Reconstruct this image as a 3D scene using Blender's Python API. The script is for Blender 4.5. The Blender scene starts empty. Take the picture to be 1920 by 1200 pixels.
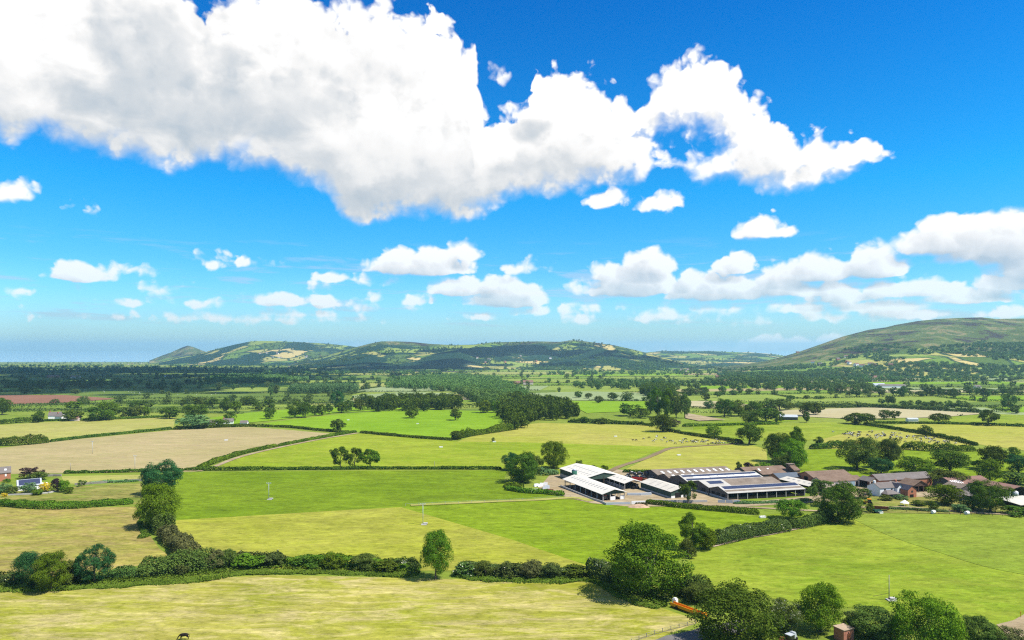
import bpy, math, random
import numpy as np
from mathutils import Vector, Matrix

# ------------------------------------------------------------------ basics
R = math.radians
random.seed(7)
rng = np.random.default_rng(11)
scene = bpy.context.scene
COL = scene.collection
F = 1280.0            # focal length in photo pixels
H = 68.0              # camera height above the field below it
VAN = 672.0           # picture row the tilted valley floor vanishes at
HOR = 650.0           # picture row of the true horizon
SL = (VAN - HOR) / F  # the valley falls away towards the sea
SUN_EL = 57.0
SUN_H = Vector((0.935, -0.354)).normalized()
SUN_DIR = Vector((SUN_H.x * math.cos(R(SUN_EL)), SUN_H.y * math.cos(R(SUN_EL)), math.sin(R(SUN_EL))))

def G(px, py):
    """ground point (x, y) of the valley floor seen at a photo pixel"""
    Y = H * F / (py - VAN)
    return ((px - 960.0) * Y / F, Y)

def gz(y):
    return -SL * y

def srgb(r, g, b):
    f = lambda c: (c / 255 / 12.92) if c <= 10 else ((c / 255 + 0.055) / 1.055) ** 2.4
    return (f(r), f(g), f(b), 1.0)

# ------------------------------------------------------------------ numpy value noise
_perm = np.random.default_rng(3).random((256, 256))
def vnoise(x, y):
    x = np.asarray(x, float); y = np.asarray(y, float)
    xi = np.floor(x).astype(int); yi = np.floor(y).astype(int)
    fx = x - xi; fy = y - yi
    fx = fx * fx * (3 - 2 * fx); fy = fy * fy * (3 - 2 * fy)
    a = _perm[xi & 255, yi & 255]; b = _perm[(xi + 1) & 255, yi & 255]
    c = _perm[xi & 255, (yi + 1) & 255]; d = _perm[(xi + 1) & 255, (yi + 1) & 255]
    return (a * (1 - fx) + b * fx) * (1 - fy) + (c * (1 - fx) + d * fx) * fy
def fbm(x, y, o=4):
    s = 0; a = 0.5; t = 0
    for k in range(o):
        s = s + a * vnoise(np.asarray(x) * 2 ** k + 17.3 * k, np.asarray(y) * 2 ** k + 5.1 * k); t += a; a *= 0.5
    return s / t

# ------------------------------------------------------------------ nodes
class NT:
    def __init__(s, tree):
        s.t = tree
    def n(s, typ, **kw):
        nd = s.t.nodes.new(typ)
        for k, v in kw.items():
            if k[0] == 'i' and k[1:].isdigit():
                s.put(nd.inputs[int(k[1:])], v)
            elif k.startswith('in_'):
                s.put(nd.inputs[k[3:].replace('_', ' ')], v)
            else:
                setattr(nd, k, v)
        return nd
    def put(s, sock, v):
        if isinstance(v, bpy.types.NodeSocket):
            s.t.links.new(v, sock)
        elif isinstance(v, bpy.types.Node):
            s.t.links.new(v.outputs[0], sock)
        else:
            if hasattr(sock.default_value, '__len__') and len(sock.default_value) == 4 and len(v) == 3:
                v = (*v, 1.0)
            sock.default_value = v
    def m(s, op, a, b=0.0, c=0.0, clamp=False):
        return s.n('ShaderNodeMath', operation=op, use_clamp=clamp, i0=a, i1=b, i2=c).outputs[0]
    def mix(s, f, a, b, mode='MIX'):
        nd = s.n('ShaderNodeMix', data_type='RGBA', blend_type=mode)
        s.put(nd.inputs[0], f); s.put(nd.inputs[6], a); s.put(nd.inputs[7], b)
        return nd.outputs[2]
    def ramp(s, f, stops, interp='LINEAR'):
        nd = s.n('ShaderNodeValToRGB'); s.put(nd.inputs[0], f)
        nd.color_ramp.interpolation = interp
        el = nd.color_ramp.elements
        while len(el) < len(stops):
            el.new(0.5)
        for e, (p, c) in zip(el, stops):
            e.position = p
            e.color = c if len(c) == 4 else (*c, 1)
        return nd.outputs[0]
    def rng(s, v, a, b, c=0.0, d=1.0, smooth=False):
        nd = s.n('ShaderNodeMapRange', interpolation_type='SMOOTHSTEP' if smooth else 'LINEAR')
        for k, q in enumerate((v, a, b, c, d)):
            s.put(nd.inputs[k], q)
        return nd.outputs[0]
    def noise(s, vec, scale, detail=4, rough=0.55, dist=0.0):
        nd = s.n('ShaderNodeTexNoise', noise_dimensions='3D')
        s.put(nd.inputs['Vector'], vec); nd.inputs['Scale'].default_value = scale
        nd.inputs['Detail'].default_value = detail; nd.inputs['Roughness'].default_value = rough
        nd.inputs['Distortion'].default_value = dist
        return nd
    def mapv(s, vec, scale=(1, 1, 1), rot=(0, 0, 0), loc=(0, 0, 0)):
        nd = s.n('ShaderNodeMapping')
        s.put(nd.inputs['Vector'], vec); nd.inputs['Scale'].default_value = scale
        nd.inputs['Rotation'].default_value = rot; nd.inputs['Location'].default_value = loc
        return nd.outputs[0]

def new_mat(name):
    m = bpy.data.materials.new(name); m.use_nodes = True
    m.node_tree.nodes.clear()
    return m, NT(m.node_tree)

def finish(t, shader, disp=None):
    o = t.n('ShaderNodeOutputMaterial'); t.t.links.new(shader, o.inputs['Surface'])

def principled(t, col, rough=0.8, spec=0.2, metal=0.0, normal=None):
    p = t.n('ShaderNodeBsdfPrincipled')
    t.put(p.inputs['Base Color'], col); t.put(p.inputs['Roughness'], rough)
    p.inputs['Specular IOR Level'].default_value = spec; p.inputs['Metallic'].default_value = metal
    if normal is not None:
        t.put(p.inputs['Normal'], normal)
    return p.outputs[0]

def plain_mat(name, col, rough=0.7, spec=0.3, var=0.25, scale=0.6, metal=0.0):
    """weathered plain surface: base colour broken up by two sizes of noise"""
    m, t = new_mat(name)
    pos = t.n('ShaderNodeNewGeometry').outputs['Position']
    n1 = t.noise(pos, scale, 6, 0.65); n2 = t.noise(pos, scale * 7, 3)
    f = t.m('ADD', t.m('MULTIPLY', n1.outputs[0], 0.65), t.m('MULTIPLY', n2.outputs[0], 0.35))
    c = t.mix(t.rng(f, 0.3, 0.7), [k * (1 - var) for k in col[:3]], [min(0.95, k * (1 + var)) for k in col[:3]])
    finish(t, principled(t, c, rough, spec, metal))
    return m

def field_mat(name, c1, c2, c3=None, tuft=0.35, streak=0.0, ang=0.08, rows=0.0, rowp=6.0, patch=0.010, c3amt=0.5, tscale=0.22):
    """grass or crop: broad patches, tufts, optional wind-rows of cut hay or drill lines"""
    m, t = new_mat(name)
    pos = t.n('ShaderNodeNewGeometry').outputs['Position']
    big = t.noise(pos, patch, 5, 0.6, 0.6)
    c = t.mix(t.rng(big.outputs[0], 0.36, 0.64), c1, c2)
    v = t.mapv(pos, scale=(0.45, 1.0, 1.0), rot=(0, 0, ang))
    tf = t.noise(v, tscale, 7, 0.72, 0.8)
    tf2 = t.noise(v, tscale * 0.22, 4, 0.6, 0.5)
    if c3 is not None:
        sv = t.mapv(pos, scale=(0.26, 1.0, 1.0), rot=(0, 0, ang))
        sn = t.noise(sv, 0.20, 8, 0.74, 1.2)
        c = t.mix(t.m('MULTIPLY', t.rng(sn.outputs[0], 0.44, 0.62), c3amt), c, c3)
    if rows > 0:
        w = t.n('ShaderNodeTexWave', wave_type='BANDS', bands_direction='Y')
        t.put(w.inputs['Vector'], t.mapv(pos, rot=(0, 0, ang)))
        w.inputs['Scale'].default_value = 0.314 / rowp * 1.0
        w.inputs['Distortion'].default_value = 1.5; w.inputs['Detail'].default_value = 3
        w.inputs['Detail Scale'].default_value = 0.15
        c = t.mix(t.m('MULTIPLY', w.outputs['Fac'], rows), c, t.mix(1.0, c, (0.7, 0.72, 0.6), 'MULTIPLY'))
    k = t.m('MULTIPLY_ADD', t.rng(tf.outputs[0], 0.33, 0.67), 1.3 * tuft, 1 - 0.65 * tuft)
    k2 = t.m('MULTIPLY_ADD', t.rng(tf2.outputs[0], 0.35, 0.65), 0.7 * tuft, 1 - 0.35 * tuft)
    kk = t.n('ShaderNodeCombineXYZ'); km = t.m('MULTIPLY', k, k2)
    for i in range(3):
        t.put(kk.inputs[i], km)
    c = t.mix(1.0, c, kk.outputs[0], 'MULTIPLY')
    sp = t.noise(t.mapv(pos, scale=(0.6, 1.0, 1.0), rot=(0, 0, ang), loc=(31, 7, 0)), tscale * 0.9, 3, 0.6, 0.4)
    c = t.mix(t.m('MULTIPLY', t.rng(sp.outputs[0], 0.58, 0.66), min(0.9, tuft * 1.3)), c, t.mix(1.0, c, (0.56, 0.62, 0.42), 'MULTIPLY'))
    b = t.n('ShaderNodeBump'); b.inputs['Strength'].default_value = 0.5; b.inputs['Distance'].default_value = 0.6
    t.put(b.inputs['Height'], tf.outputs[0])
    finish(t, principled(t, c, 0.95, 0.05, 0, b.outputs[0]))
    return m

def leaf_mat(name, dark, light, flower=None, famt=0.12, transl=0.16):
    m, t = new_mat(name)
    at = t.n('ShaderNodeAttribute', attribute_name='tint')
    oi = t.n('ShaderNodeObjectInfo')
    c = t.mix(at.outputs['Fac'], dark, light)
    hsv = t.n('ShaderNodeHueSaturation')
    t.put(hsv.inputs['Hue'], t.m('MULTIPLY_ADD', oi.outputs['Random'], 0.045, 0.475))
    t.put(hsv.inputs['Value'], t.m('MULTIPLY_ADD', oi.outputs['Random'], 0.4, 0.82))
    t.put(hsv.inputs['Color'], c); c = hsv.outputs[0]
    if flower is not None:
        at2 = t.n('ShaderNodeAttribute', attribute_name='bloom')
        c = t.mix(t.m('GREATER_THAN', at2.outputs['Fac'], 1 - famt), c, flower)
    d = t.n('ShaderNodeBsdfDiffuse'); t.put(d.inputs['Color'], c)
    tr = t.n('ShaderNodeBsdfTranslucent'); t.put(tr.inputs['Color'], t.mix(1.0, c, (1.15, 1.2, 0.7), 'MULTIPLY'))
    mx = t.n('ShaderNodeMixShader'); mx.inputs[0].default_value = transl
    t.t.links.new(d.outputs[0], mx.inputs[1]); t.t.links.new(tr.outputs[0], mx.inputs[2])
    finish(t, mx.outputs[0])
    return m

# ------------------------------------------------------------------ objects
def tag(o, label=None, cat=None, group=None, kind=None):
    if label: o['label'] = label
    if cat: o['category'] = cat
    if group: o['group'] = group
    if kind: o['kind'] = kind
    return o

def link(name, me, parent=None):
    o = bpy.data.objects.new(name, me); COL.objects.link(o)
    if parent is not None:
        o.parent = parent
    return o

def empty(name, loc=(0, 0, 0), rz=0.0):
    o = bpy.data.objects.new(name, None); COL.objects.link(o)
    o.location = loc; o.rotation_euler = (0, 0, rz); o.empty_display_size = 0.5
    return o

def mesh_np(name, verts, quads, mat=None, attrs=None, smooth=False):
    """quads (n,4) or tris (n,3) numpy index array -> mesh"""
    me = bpy.data.meshes.new(name)
    verts = np.asarray(verts, np.float32); quads = np.asarray(quads, np.int32)
    n, k = quads.shape
    me.vertices.add(len(verts)); me.vertices.foreach_set('co', verts.ravel())
    me.loops.add(n * k); me.loops.foreach_set('vertex_index', quads.ravel())
    me.polygons.add(n)
    me.polygons.foreach_set('loop_start', np.arange(0, n * k, k, dtype=np.int32))
    me.polygons.foreach_set('loop_total', np.full(n, k, np.int32))
    if smooth:
        me.polygons.foreach_set('use_smooth', np.ones(n, bool))
    me.update(calc_edges=True)
    for an, av in (attrs or {}).items():
        a = me.attributes.new(an, 'FLOAT', 'FACE'); a.data.foreach_set('value', np.asarray(av, np.float32))
    if mat:
        me.materials.append(mat)
    return me

class MB:
    """collects boxes, prisms and tubes in metres, builds ONE mesh"""
    def __init__(s, T=None):
        s.v = []; s.f = []; s.T = T
    def face(s, pts):
        b = len(s.v); s.v += [tuple(p) for p in pts]; s.f.append(tuple(range(b, b + len(pts)))); return s
    def hexa(s, p):
        """8 corners: bottom ring 0-3, top ring 4-7"""
        b = len(s.v); s.v += [tuple(q) for q in p]
        for q in ((3, 2, 1, 0), (4, 5, 6, 7), (0, 1, 5, 4), (1, 2, 6, 5), (2, 3, 7, 6), (3, 0, 4, 7)):
            s.f.append(tuple(b + i for i in q))
        return s
    def box(s, x0, x1, y0, y1, z0, z1):
        return s.hexa([(x0, y0, z0), (x1, y0, z0), (x1, y1, z0), (x0, y1, z0), (x0, y0, z1), (x1, y0, z1), (x1, y1, z1), (x0, y1, z1)])
    def prism(s, poly, ext):
        """poly: list of 3d points, ext: vector"""
        n = len(poly); b = len(s.v)
        s.v += [tuple(p) for p in poly] + [tuple(Vector(p) + Vector(ext)) for p in poly]
        s.f.append(tuple(range(b + n - 1, b - 1, -1))); s.f.append(tuple(range(b + n, b + 2 * n)))
        for i in range(n):
            j = (i + 1) % n
            s.f.append((b + i, b + j, b + n + j, b + n + i))
        return s
    def tube(s, p0, p1, r0, r1=None, n=8, cap=True):
        r1 = r0 if r1 is None else r1
        p0 = Vector(p0); p1 = Vector(p1); d = (p1 - p0).normalized()
        a = d.orthogonal().normalized(); c = d.cross(a); b = len(s.v)
        for p, r in ((p0, r0), (p1, r1)):
            for i in range(n):
                an = 2 * math.pi * i / n
                s.v.append(tuple(p + (a * math.cos(an) + c * math.sin(an)) * r))
        for i in range(n):
            j = (i + 1) % n
            s.f.append((b + i, b + j, b + n + j, b + n + i))
        if cap:
            s.f.append(tuple(range(b + n - 1, b - 1, -1))); s.f.append(tuple(range(b + n, b + 2 * n)))
        return s
    def build(s, name, mat, parent=None, smooth=False):
        me = bpy.data.meshes.new(name)
        v = [s.T(*p) for p in s.v] if s.T else s.v
        me.from_pydata(v, [], s.f); me.update()
        if mat: me.materials.append(mat)
        if smooth:
            for p in me.polygons: p.use_smooth = True
        return link(name, me, parent)

def sub(o):
    return [c for c in bpy.data.objects if c.parent == o]

# ------------------------------------------------------------------ leaf quads
def leaf_quads(pos, nrm, size, r):
    """one small four-sided leaf cluster per point; returns verts (4n,3), quads (n,4)"""
    n = len(pos)
    a = np.cross(nrm, r.normal(size=(n, 3)))
    a /= np.linalg.norm(a, axis=1, keepdims=True) + 1e-9
    b = np.cross(nrm, a)
    s = size[:, None]
    el = r.uniform(0.6, 1.0, (n, 1))
    v = np.empty((n, 4, 3))
    v[:, 0] = pos + a * s * 0.62; v[:, 1] = pos + b * s * 0.5 * el + nrm * s * 0.1
    v[:, 2] = pos - a * s * 0.62; v[:, 3] = pos - b * s * 0.5 * el - nrm * s * 0.1
    return v.reshape(-1, 3), np.arange(4 * n).reshape(-1, 4)

def unit(v):
    return v / (np.linalg.norm(v, axis=1, keepdims=True) + 1e-9)

def crown_points(seed, n, kind):
    """leaf positions / normals / tints of a crown in unit size: height 1, width 1"""
    r = np.random.default_rng(seed)
    P = dict(oak=(0.12, 26, 0.155, 0.25, 0.66), skirt=(0.02, 34, 0.14, 0.24, 0.70), dome=(0.06, 30, 0.15, 0.24, 0.66), tall=(0.10, 24, 0.13, 0.23, 0.78),
             gappy=(0.22, 20, 0.11, 0.20, 0.74), bush=(0.0, 18, 0.18, 0.28, 0.6), cone=(0.02, 30, 0.11, 0.19, 0.68),
             poplar=(0.12, 26, 0.11, 0.17, 0.62))[kind]
    z0, K, rmin, rmax, rr = P
    c = unit(r.normal(size=(K, 3))); c *= (rr * r.uniform(0.55, 1.0, (K, 1)) ** 0.4)
    z = c[:, 2]
    prof = np.ones(K)
    if kind == 'cone': prof = np.clip(1.0 - 0.5 * np.clip(z + 0.15, 0, 1) ** 1.2, 0.4, 1)
    if kind in ('oak', 'dome'): prof = np.where(z < -0.2, 0.9, 1.0)
    if kind == 'tall': prof = 0.85 + 0.15 * np.sin(z * 5 + seed)
    rad = r.uniform(rmin, rmax, K) * (1.0 if kind != 'cone' else 1) * (0.6 + 0.4 * prof)
    c[:, 0] *= prof; c[:, 1] *= prof
    # lobes to crown space: width 1, from z0 to 1
    cz = (z0 + 1) / 2; hz = (1 - z0) / 2
    C = np.stack([c[:, 0] * 0.5, c[:, 1] * 0.5, cz + c[:, 2] * hz], 1)
    if kind in ('oak', 'gappy', 'skirt'):
        C[:, :2] += r.uniform(-0.06, 0.06, (K, 2))
    out0 = unit(C - np.array([0, 0, cz * 0.85]))
    # each limb's mass carries smaller leaf clumps, so light and shade break the crown up
    S = 9 if n > 3000 else 5
    sd = unit(r.normal(size=(K, S, 3)).reshape(-1, 3) + 0.9 * np.repeat(out0, S, 0) + np.array([0, 0, 0.25]))
    SC = np.repeat(C, S, 0) + sd * (np.repeat(rad, S) * r.uniform(0.6, 1.0, K * S))[:, None] * np.array([1, 1, 0.85])
    SR = np.repeat(rad, S) * r.uniform(0.40, 0.64, K * S)
    w = SR ** 2; w /= w.sum()
    L = r.choice(K * S, n, p=w)
    d = unit(r.normal(size=(n, 3)) + 0.8 * sd[L] + np.array([0, 0, 0.4]))
    rho = np.where(r.random(n) < 0.8, r.uniform(0.75, 1.12, n), r.uniform(0.1, 0.75, n))
    p = SC[L] + d * (SR[L] * rho)[:, None] * np.array([1.0, 1.0, 0.75])
    fill = r.random(n) < 0.10
    p[fill] = C[r.integers(0, K, fill.sum())] + r.normal(0, 0.05, (fill.sum(), 3))
    p[:, 2] = np.where(p[:, 2] < z0 * 0.8, z0 * 0.8 + r.random(n) * 0.08, p[:, 2])
    lobe_t = np.repeat(r.uniform(0.3, 0.7, K), S) + r.uniform(-0.25, 0.25, K * S)
    tint = np.clip(lobe_t[L] + r.normal(0, 0.15, n), 0, 1)
    nr = unit(d + 0.38 * r.normal(size=(n, 3)))
    # normalise to the unit box
    ext = np.percentile(np.abs(p[:, :2]), 99)
    p[:, :2] *= 0.5 / ext
    p[:, 2] = z0 * 0.8 + (p[:, 2] - p[:, 2].min()) * (1 - z0 * 0.8) / (np.percentile(p[:, 2], 99.7) - p[:, 2].min())
    bloom = 0.6 * r.random(n) + 0.4 * (np.sin(p[:, 0] * 23 + seed) * np.sin(p[:, 1] * 19) * np.sin(p[:, 2] * 21) * 0.5 + 0.5) * (nr[:, 2] > -0.1)
    return p, nr, tint, C, rad, bloom

_crowns = {}
def crown_mesh(kind, var, n, leaf):
    key = (kind, var, n)
    if key not in _crowns:
        p, nr, tint, C, rad, bloom = crown_points(sum(map(ord, kind)) + 31 * var, n, kind)
        r = np.random.default_rng(var + 5)
        v, q = leaf_quads(p, nr, leaf * r.uniform(0.6, 1.35, n), r)
        me = mesh_np('crown', v, q, MAT['leaf_mid'], {'tint': tint, 'bloom': bloom})
        # trunk and limbs into the lobes
        mb = MB()
        rt = 0.028
        top = 0.42 if kind not in ('tall', 'cone', 'poplar') else 0.75
        pts = [Vector((0, 0, -0.02)), Vector((0.006, 0, 0.1)), Vector((-0.008, 0.008, top * 0.6)), Vector((0, 0, top))]
        rs = [rt * 1.7, rt * 1.1, rt * 0.9, rt * 0.55]
        for i in range(3):
            mb.tube(pts[i], pts[i + 1], rs[i], rs[i + 1], 7, False)
        rnd = random.Random(var)
        for k in rnd.sample(range(len(C)), 7):
            a = pts[2].lerp(pts[3], rnd.random()); e = Vector(C[k])
            mid = a.lerp(e, 0.5) + Vector((0, 0, 0.03))
            mb.tube(a, mid, rt * 0.5, rt * 0.34, 5, False); mb.tube(mid, e, rt * 0.34, rt * 0.1, 5, False)
        tm = bpy.data.meshes.new('trunk'); tm.from_pydata(mb.v, [], mb.f); tm.update(); tm.materials.append(MAT['bark'])
        for pl in tm.polygons: pl.use_smooth = True
        _crowns[key] = (me, tm)
    return _crowns[key]

def set_mat(o, mat):
    o.material_slots[0].link = 'OBJECT'; o.material_slots[0].material = mat

NTREE = [0]
def tree(px, base, top, w, kind='oak', mat='leaf_mid', label='tree', group=None, name='tree', cat='tree', var=None, zfun=None, depth=None):
    X, Y = G(px, base); z = gz(Y)
    k = Y / F
    h = (base - top) * k; wd = w * k
    NTREE[0] += 1
    ppx = (base - top)
    nbig = ppx > 48
    if nbig: n, leaf = 24000, 0.0205
    elif ppx > 26: n, leaf = 7500, 0.034
    else: n, leaf = 2000, 0.062
    if kind == 'bush': leaf *= 1.1
    nv = 4 if n > 20000 else 5
    v = NTREE[0] % nv if var is None else var
    cm, tm = crown_mesh(kind, v, n, leaf)
    root = empty(name, (X, Y, z - 0.05), random.uniform(0, 6.28))
    root.scale = (wd, wd, h)
    tag(root, label, cat, group)
    c = link('crown', cm, root); set_mat(c, MAT[mat])
    link('trunk', tm, root)
    return root
# ------------------------------------------------------------------ materials
MAT = {}
def lin(r, g, b, k=1.0):
    c = srgb(r, g, b); return (c[0] * k, c[1] * k, c[2] * k)
EXPO = 0.9
K = 0.44   # display colour of a sunlit level surface -> base colour
def fcol(r, g, b, k=1.0):
    return lin(r, g, b, K * k)
LM = [('leaf_dark', (0.032, 0.064, 0.008), (0.088, 0.135, 0.015)), ('leaf_mid', (0.042, 0.088, 0.007), (0.118, 0.190, 0.014)),
      ('leaf_bright', (0.060, 0.140, 0.008), (0.145, 0.265, 0.018)), ('leaf_blue', (0.016, 0.060, 0.018), (0.042, 0.115, 0.034)),
      ('leaf_olive', (0.046, 0.076, 0.014), (0.110, 0.150, 0.028)), ('leaf_brown', (0.058, 0.064, 0.022), (0.125, 0.125, 0.042)),
      ('leaf_purple', (0.020, 0.012, 0.016), (0.050, 0.030, 0.036)), ('leaf_copper', (0.055, 0.035, 0.03), (0.12, 0.08, 0.06)),
      ('leaf_gold', (0.42, 0.36, 0.015), (0.75, 0.66, 0.05)), ('leaf_pale', (0.055, 0.11, 0.035), (0.13, 0.21, 0.075)),
      ('leaf_far', (0.038, 0.080, 0.020), (0.108, 0.165, 0.038)), ('leaf_wood', (0.058, 0.108, 0.024), (0.135, 0.205, 0.048)), ('leaf_verge', (0.050, 0.100, 0.010), (0.105, 0.180, 0.020))]
for nm, a, b in LM:
    MAT[nm] = leaf_mat(nm, tuple(v * 1.12 for v in a), tuple(v * 1.12 for v in b))
MAT['leaf_hawthorn'] = leaf_mat('leaf_hawthorn', (0.040, 0.062, 0.016), (0.095, 0.125, 0.032), flower=(0.62, 0.60, 0.42), famt=0.07)
MAT['leaf_elder'] = leaf_mat('leaf_elder', (0.040, 0.080, 0.016), (0.10, 0.160, 0.035), flower=(0.66, 0.64, 0.46), famt=0.22)
MAT['leaf_dead'] = leaf_mat('leaf_dead', (0.13, 0.07, 0.05), (0.26, 0.15, 0.11))
MAT['bark'] = plain_mat('bark', (0.10, 0.085, 0.065), 0.95, 0.05, 0.4, 1.5)

FM = {}
FM['hay'] = field_mat('hay', fcol(186, 190, 58), fcol(212, 203, 94), fcol(246, 226, 152), 0.42, ang=0.10, c3amt=0.9, patch=0.02, rows=0.25, rowp=4.5, tscale=0.7)
FM['rough'] = field_mat('rough', fcol(184, 184, 78), fcol(204, 184, 100), fcol(208, 178, 122), 0.50, ang=-0.05, c3amt=0.6, patch=0.03, tscale=0.6)
FM['green'] = field_mat('green', fcol(134, 164, 26), fcol(150, 176, 38), None, 0.46, ang=0.05, tscale=0.55)
FM['lime'] = field_mat('lime', fcol(190, 196, 58), fcol(204, 202, 84), fcol(198, 190, 92), 0.42, ang=0.06, c3amt=0.4, tscale=0.55)
FM['bright'] = field_mat('bright', fcol(144, 174, 26), fcol(160, 186, 40), fcol(176, 194, 56), 0.46, ang=-0.12, c3amt=0.4, tscale=0.55)
FM['right'] = field_mat('right', fcol(152, 180, 44), fcol(188, 200, 66), fcol(198, 204, 80), 0.42, ang=-0.1, c3amt=0.4, patch=0.008, tscale=0.6)
FM['rgreen'] = field_mat('rgreen', fcol(148, 174, 50), fcol(168, 187, 66), fcol(180, 192, 76), 0.42, ang=-0.1, c3amt=0.4, patch=0.008, tscale=0.6)
FM['mid'] = field_mat('mid', fcol(158, 186, 32), fcol(184, 200, 56), fcol(204, 206, 80), 0.32, ang=0.04, c3amt=0.5, tscale=0.35)
FM['yellow'] = field_mat('yellow', fcol(200, 204, 74), fcol(214, 206, 98), fcol(214, 200, 116), 0.3, c3amt=0.4, tscale=0.35)
FM['tan'] = field_mat('tan', fcol(212, 192, 134), fcol(226, 202, 150), fcol(200, 194, 120), 0.2, ang=0.2, c3amt=0.55, patch=0.006, tscale=0.35)
FM['pale'] = field_mat('pale', fcol(200, 202, 96), fcol(214, 208, 118), fcol(216, 196, 128), 0.24, c3amt=0.45, ang=-0.1, tscale=0.35)
FM['vivid'] = field_mat('vivid', fcol(148, 192, 24), fcol(166, 206, 44), fcol(172, 208, 64), 0.24, c3amt=0.4, tscale=0.3)
FM['plough'] = field_mat('plough', fcol(172, 122, 98), fcol(186, 134, 106), None, 0.2, patch=0.004)
FM['straw'] = field_mat('straw', fcol(226, 210, 158), fcol(234, 220, 174), None, 0.14)
FM['grey'] = field_mat('grey', fcol(176, 194, 130), fcol(190, 204, 146), None, 0.16)
FM['farA'] = field_mat('farA', fcol(140, 174, 54), fcol(156, 184, 68), None, 0.24)
FM['farB'] = field_mat('farB', fcol(164, 186, 74), fcol(180, 196, 88), None, 0.22)
FM['farC'] = field_mat('farC', fcol(188, 194, 100), fcol(202, 202, 116), None, 0.2)
FM['farD'] = field_mat('farD', fcol(122, 150, 58), fcol(140, 162, 70), None, 0.28)
FM['track'] = field_mat('track', fcol(164, 142, 106), fcol(178, 156, 120), None, 0.3)
FM['dust'] = field_mat('dust', fcol(214, 190, 150), fcol(228, 206, 170), fcol(190, 166, 120), 0.3, c3amt=0.6, patch=0.05, tscale=0.5)
FM['asphalt'] = field_mat('asphalt', (0.13, 0.12, 0.115), (0.16, 0.15, 0.14), None, 0.15, tscale=0.8)
FM['base'] = field_mat('base', fcol(144, 172, 54), fcol(170, 186, 72), fcol(190, 190, 98), 0.34, c3amt=0.3, patch=0.004, tscale=0.4)
FM['garden'] = field_mat('garden', fcol(138, 162, 54), fcol(182, 180, 86), fcol(206, 178, 118), 0.55, c3amt=0.6, patch=0.05, tscale=0.5)

# ------------------------------------------------------------------ valley floor
def polar_ground():
    az = np.concatenate([np.linspace(-180, -50, 27)[:-1], np.linspace(-50, 50, 161), np.linspace(50, 180, 27)[1:-1]])
    rad = np.concatenate([[4.0], np.geomspace(12, 15500, 110)])
    A, RR = np.meshgrid(np.radians(az), rad, indexing='ij')
    X = np.sin(A) * RR; Y = np.cos(A) * RR
    Y = np.minimum(Y, 14000.0)
    Z = -SL * Y
    na, nr = A.shape
    idx = np.arange(na * nr).reshape(na, nr)
    a, b = idx, np.roll(idx, -1, 0)
    q = np.stack([a[:, :-1], b[:, :-1], b[:, 1:], a[:, 1:]], -1).reshape(-1, 4)[:, ::-1]
    v = np.stack([X, Y, Z], -1).reshape(-1, 3)
    v = np.concatenate([v, [[0, 0, 0]]]); c = len(v) - 1
    me = mesh_np('ground', v, q, FM['base'])
    return tag(link('ground', me), kind='structure')
polar_ground()

m, t = new_mat('sea'); pos = t.n('ShaderNodeNewGeometry').outputs['Position']
finish(t, principled(t, t.mix(t.noise(pos, 0.0006, 4).outputs[0], (0.24, 0.40, 0.47), (0.27, 0.43, 0.5)), 0.35, 0.3)); MAT['sea'] = m
SEA_Z = gz(13600)
me = mesh_np('sea', [(-15000, 13600, SEA_Z), (15000, 13600, SEA_Z), (38000, 46000, SEA_Z), (-38000, 46000, SEA_Z)], [(0, 1, 2, 3)], MAT['sea'])
tag(link('sea', me), kind='structure')

NF = [0]
NEARPOLY = []
def in_poly(x, y, poly):
    c = False; j = len(poly) - 1
    for i in range(len(poly)):
        xi, yi = poly[i]; xj, yj = poly[j]
        if (yi > y) != (yj > y) and x < (xj - xi) * (y - yi) / (yj - yi) + xi: c = not c
        j = i
    return c
def in_near(x, y):
    return any(in_poly(x, y, p) for p in NEARPOLY)
def poly_sheet(name, pts, mat, eps, kind='structure'):
    v = [(x, y, gz(y) + eps) for x, y in pts]
    me = bpy.data.meshes.new(name); me.from_pydata(v, [], [tuple(range(len(v)))]); me.update(); me.materials.append(mat)
    if me.polygons[0].normal.z < 0:
        me.flip_normals()
    return tag(link(name, me), kind=kind)

def smooth_path(pts, n=6):
    """Catmull-Rom through the points"""
    P = [np.array(p, float) for p in pts]
    P = [2 * P[0] - P[1]] + P + [2 * P[-1] - P[-2]]
    out = []
    for i in range(1, len(P) - 2):
        for k in range(n):
            u = k / n
            out.append(0.5 * ((2 * P[i]) + (-P[i - 1] + P[i + 1]) * u + (2 * P[i - 1] - 5 * P[i] + 4 * P[i + 1] - P[i + 2]) * u * u + (-P[i - 1] + 3 * P[i] - 3 * P[i + 1] + P[i + 2]) * u ** 3))
    out.append(P[-2]); return out

def field(mat, pix, smooth=False, name='field'):
    NF[0] += 1
    pts = [G(*p) for p in pix]
    if smooth: pts = [tuple(q) for q in smooth_path(pts + pts[:1], 5)[:-1]]
    NEARPOLY.append(pts)
    far = max(p[1] for p in pix) < 800
    return poly_sheet(name, pts, FM[mat], 0.03 + 0.004 * NF[0] if not far else 0.12 + 0.02 * NF[0])

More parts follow.
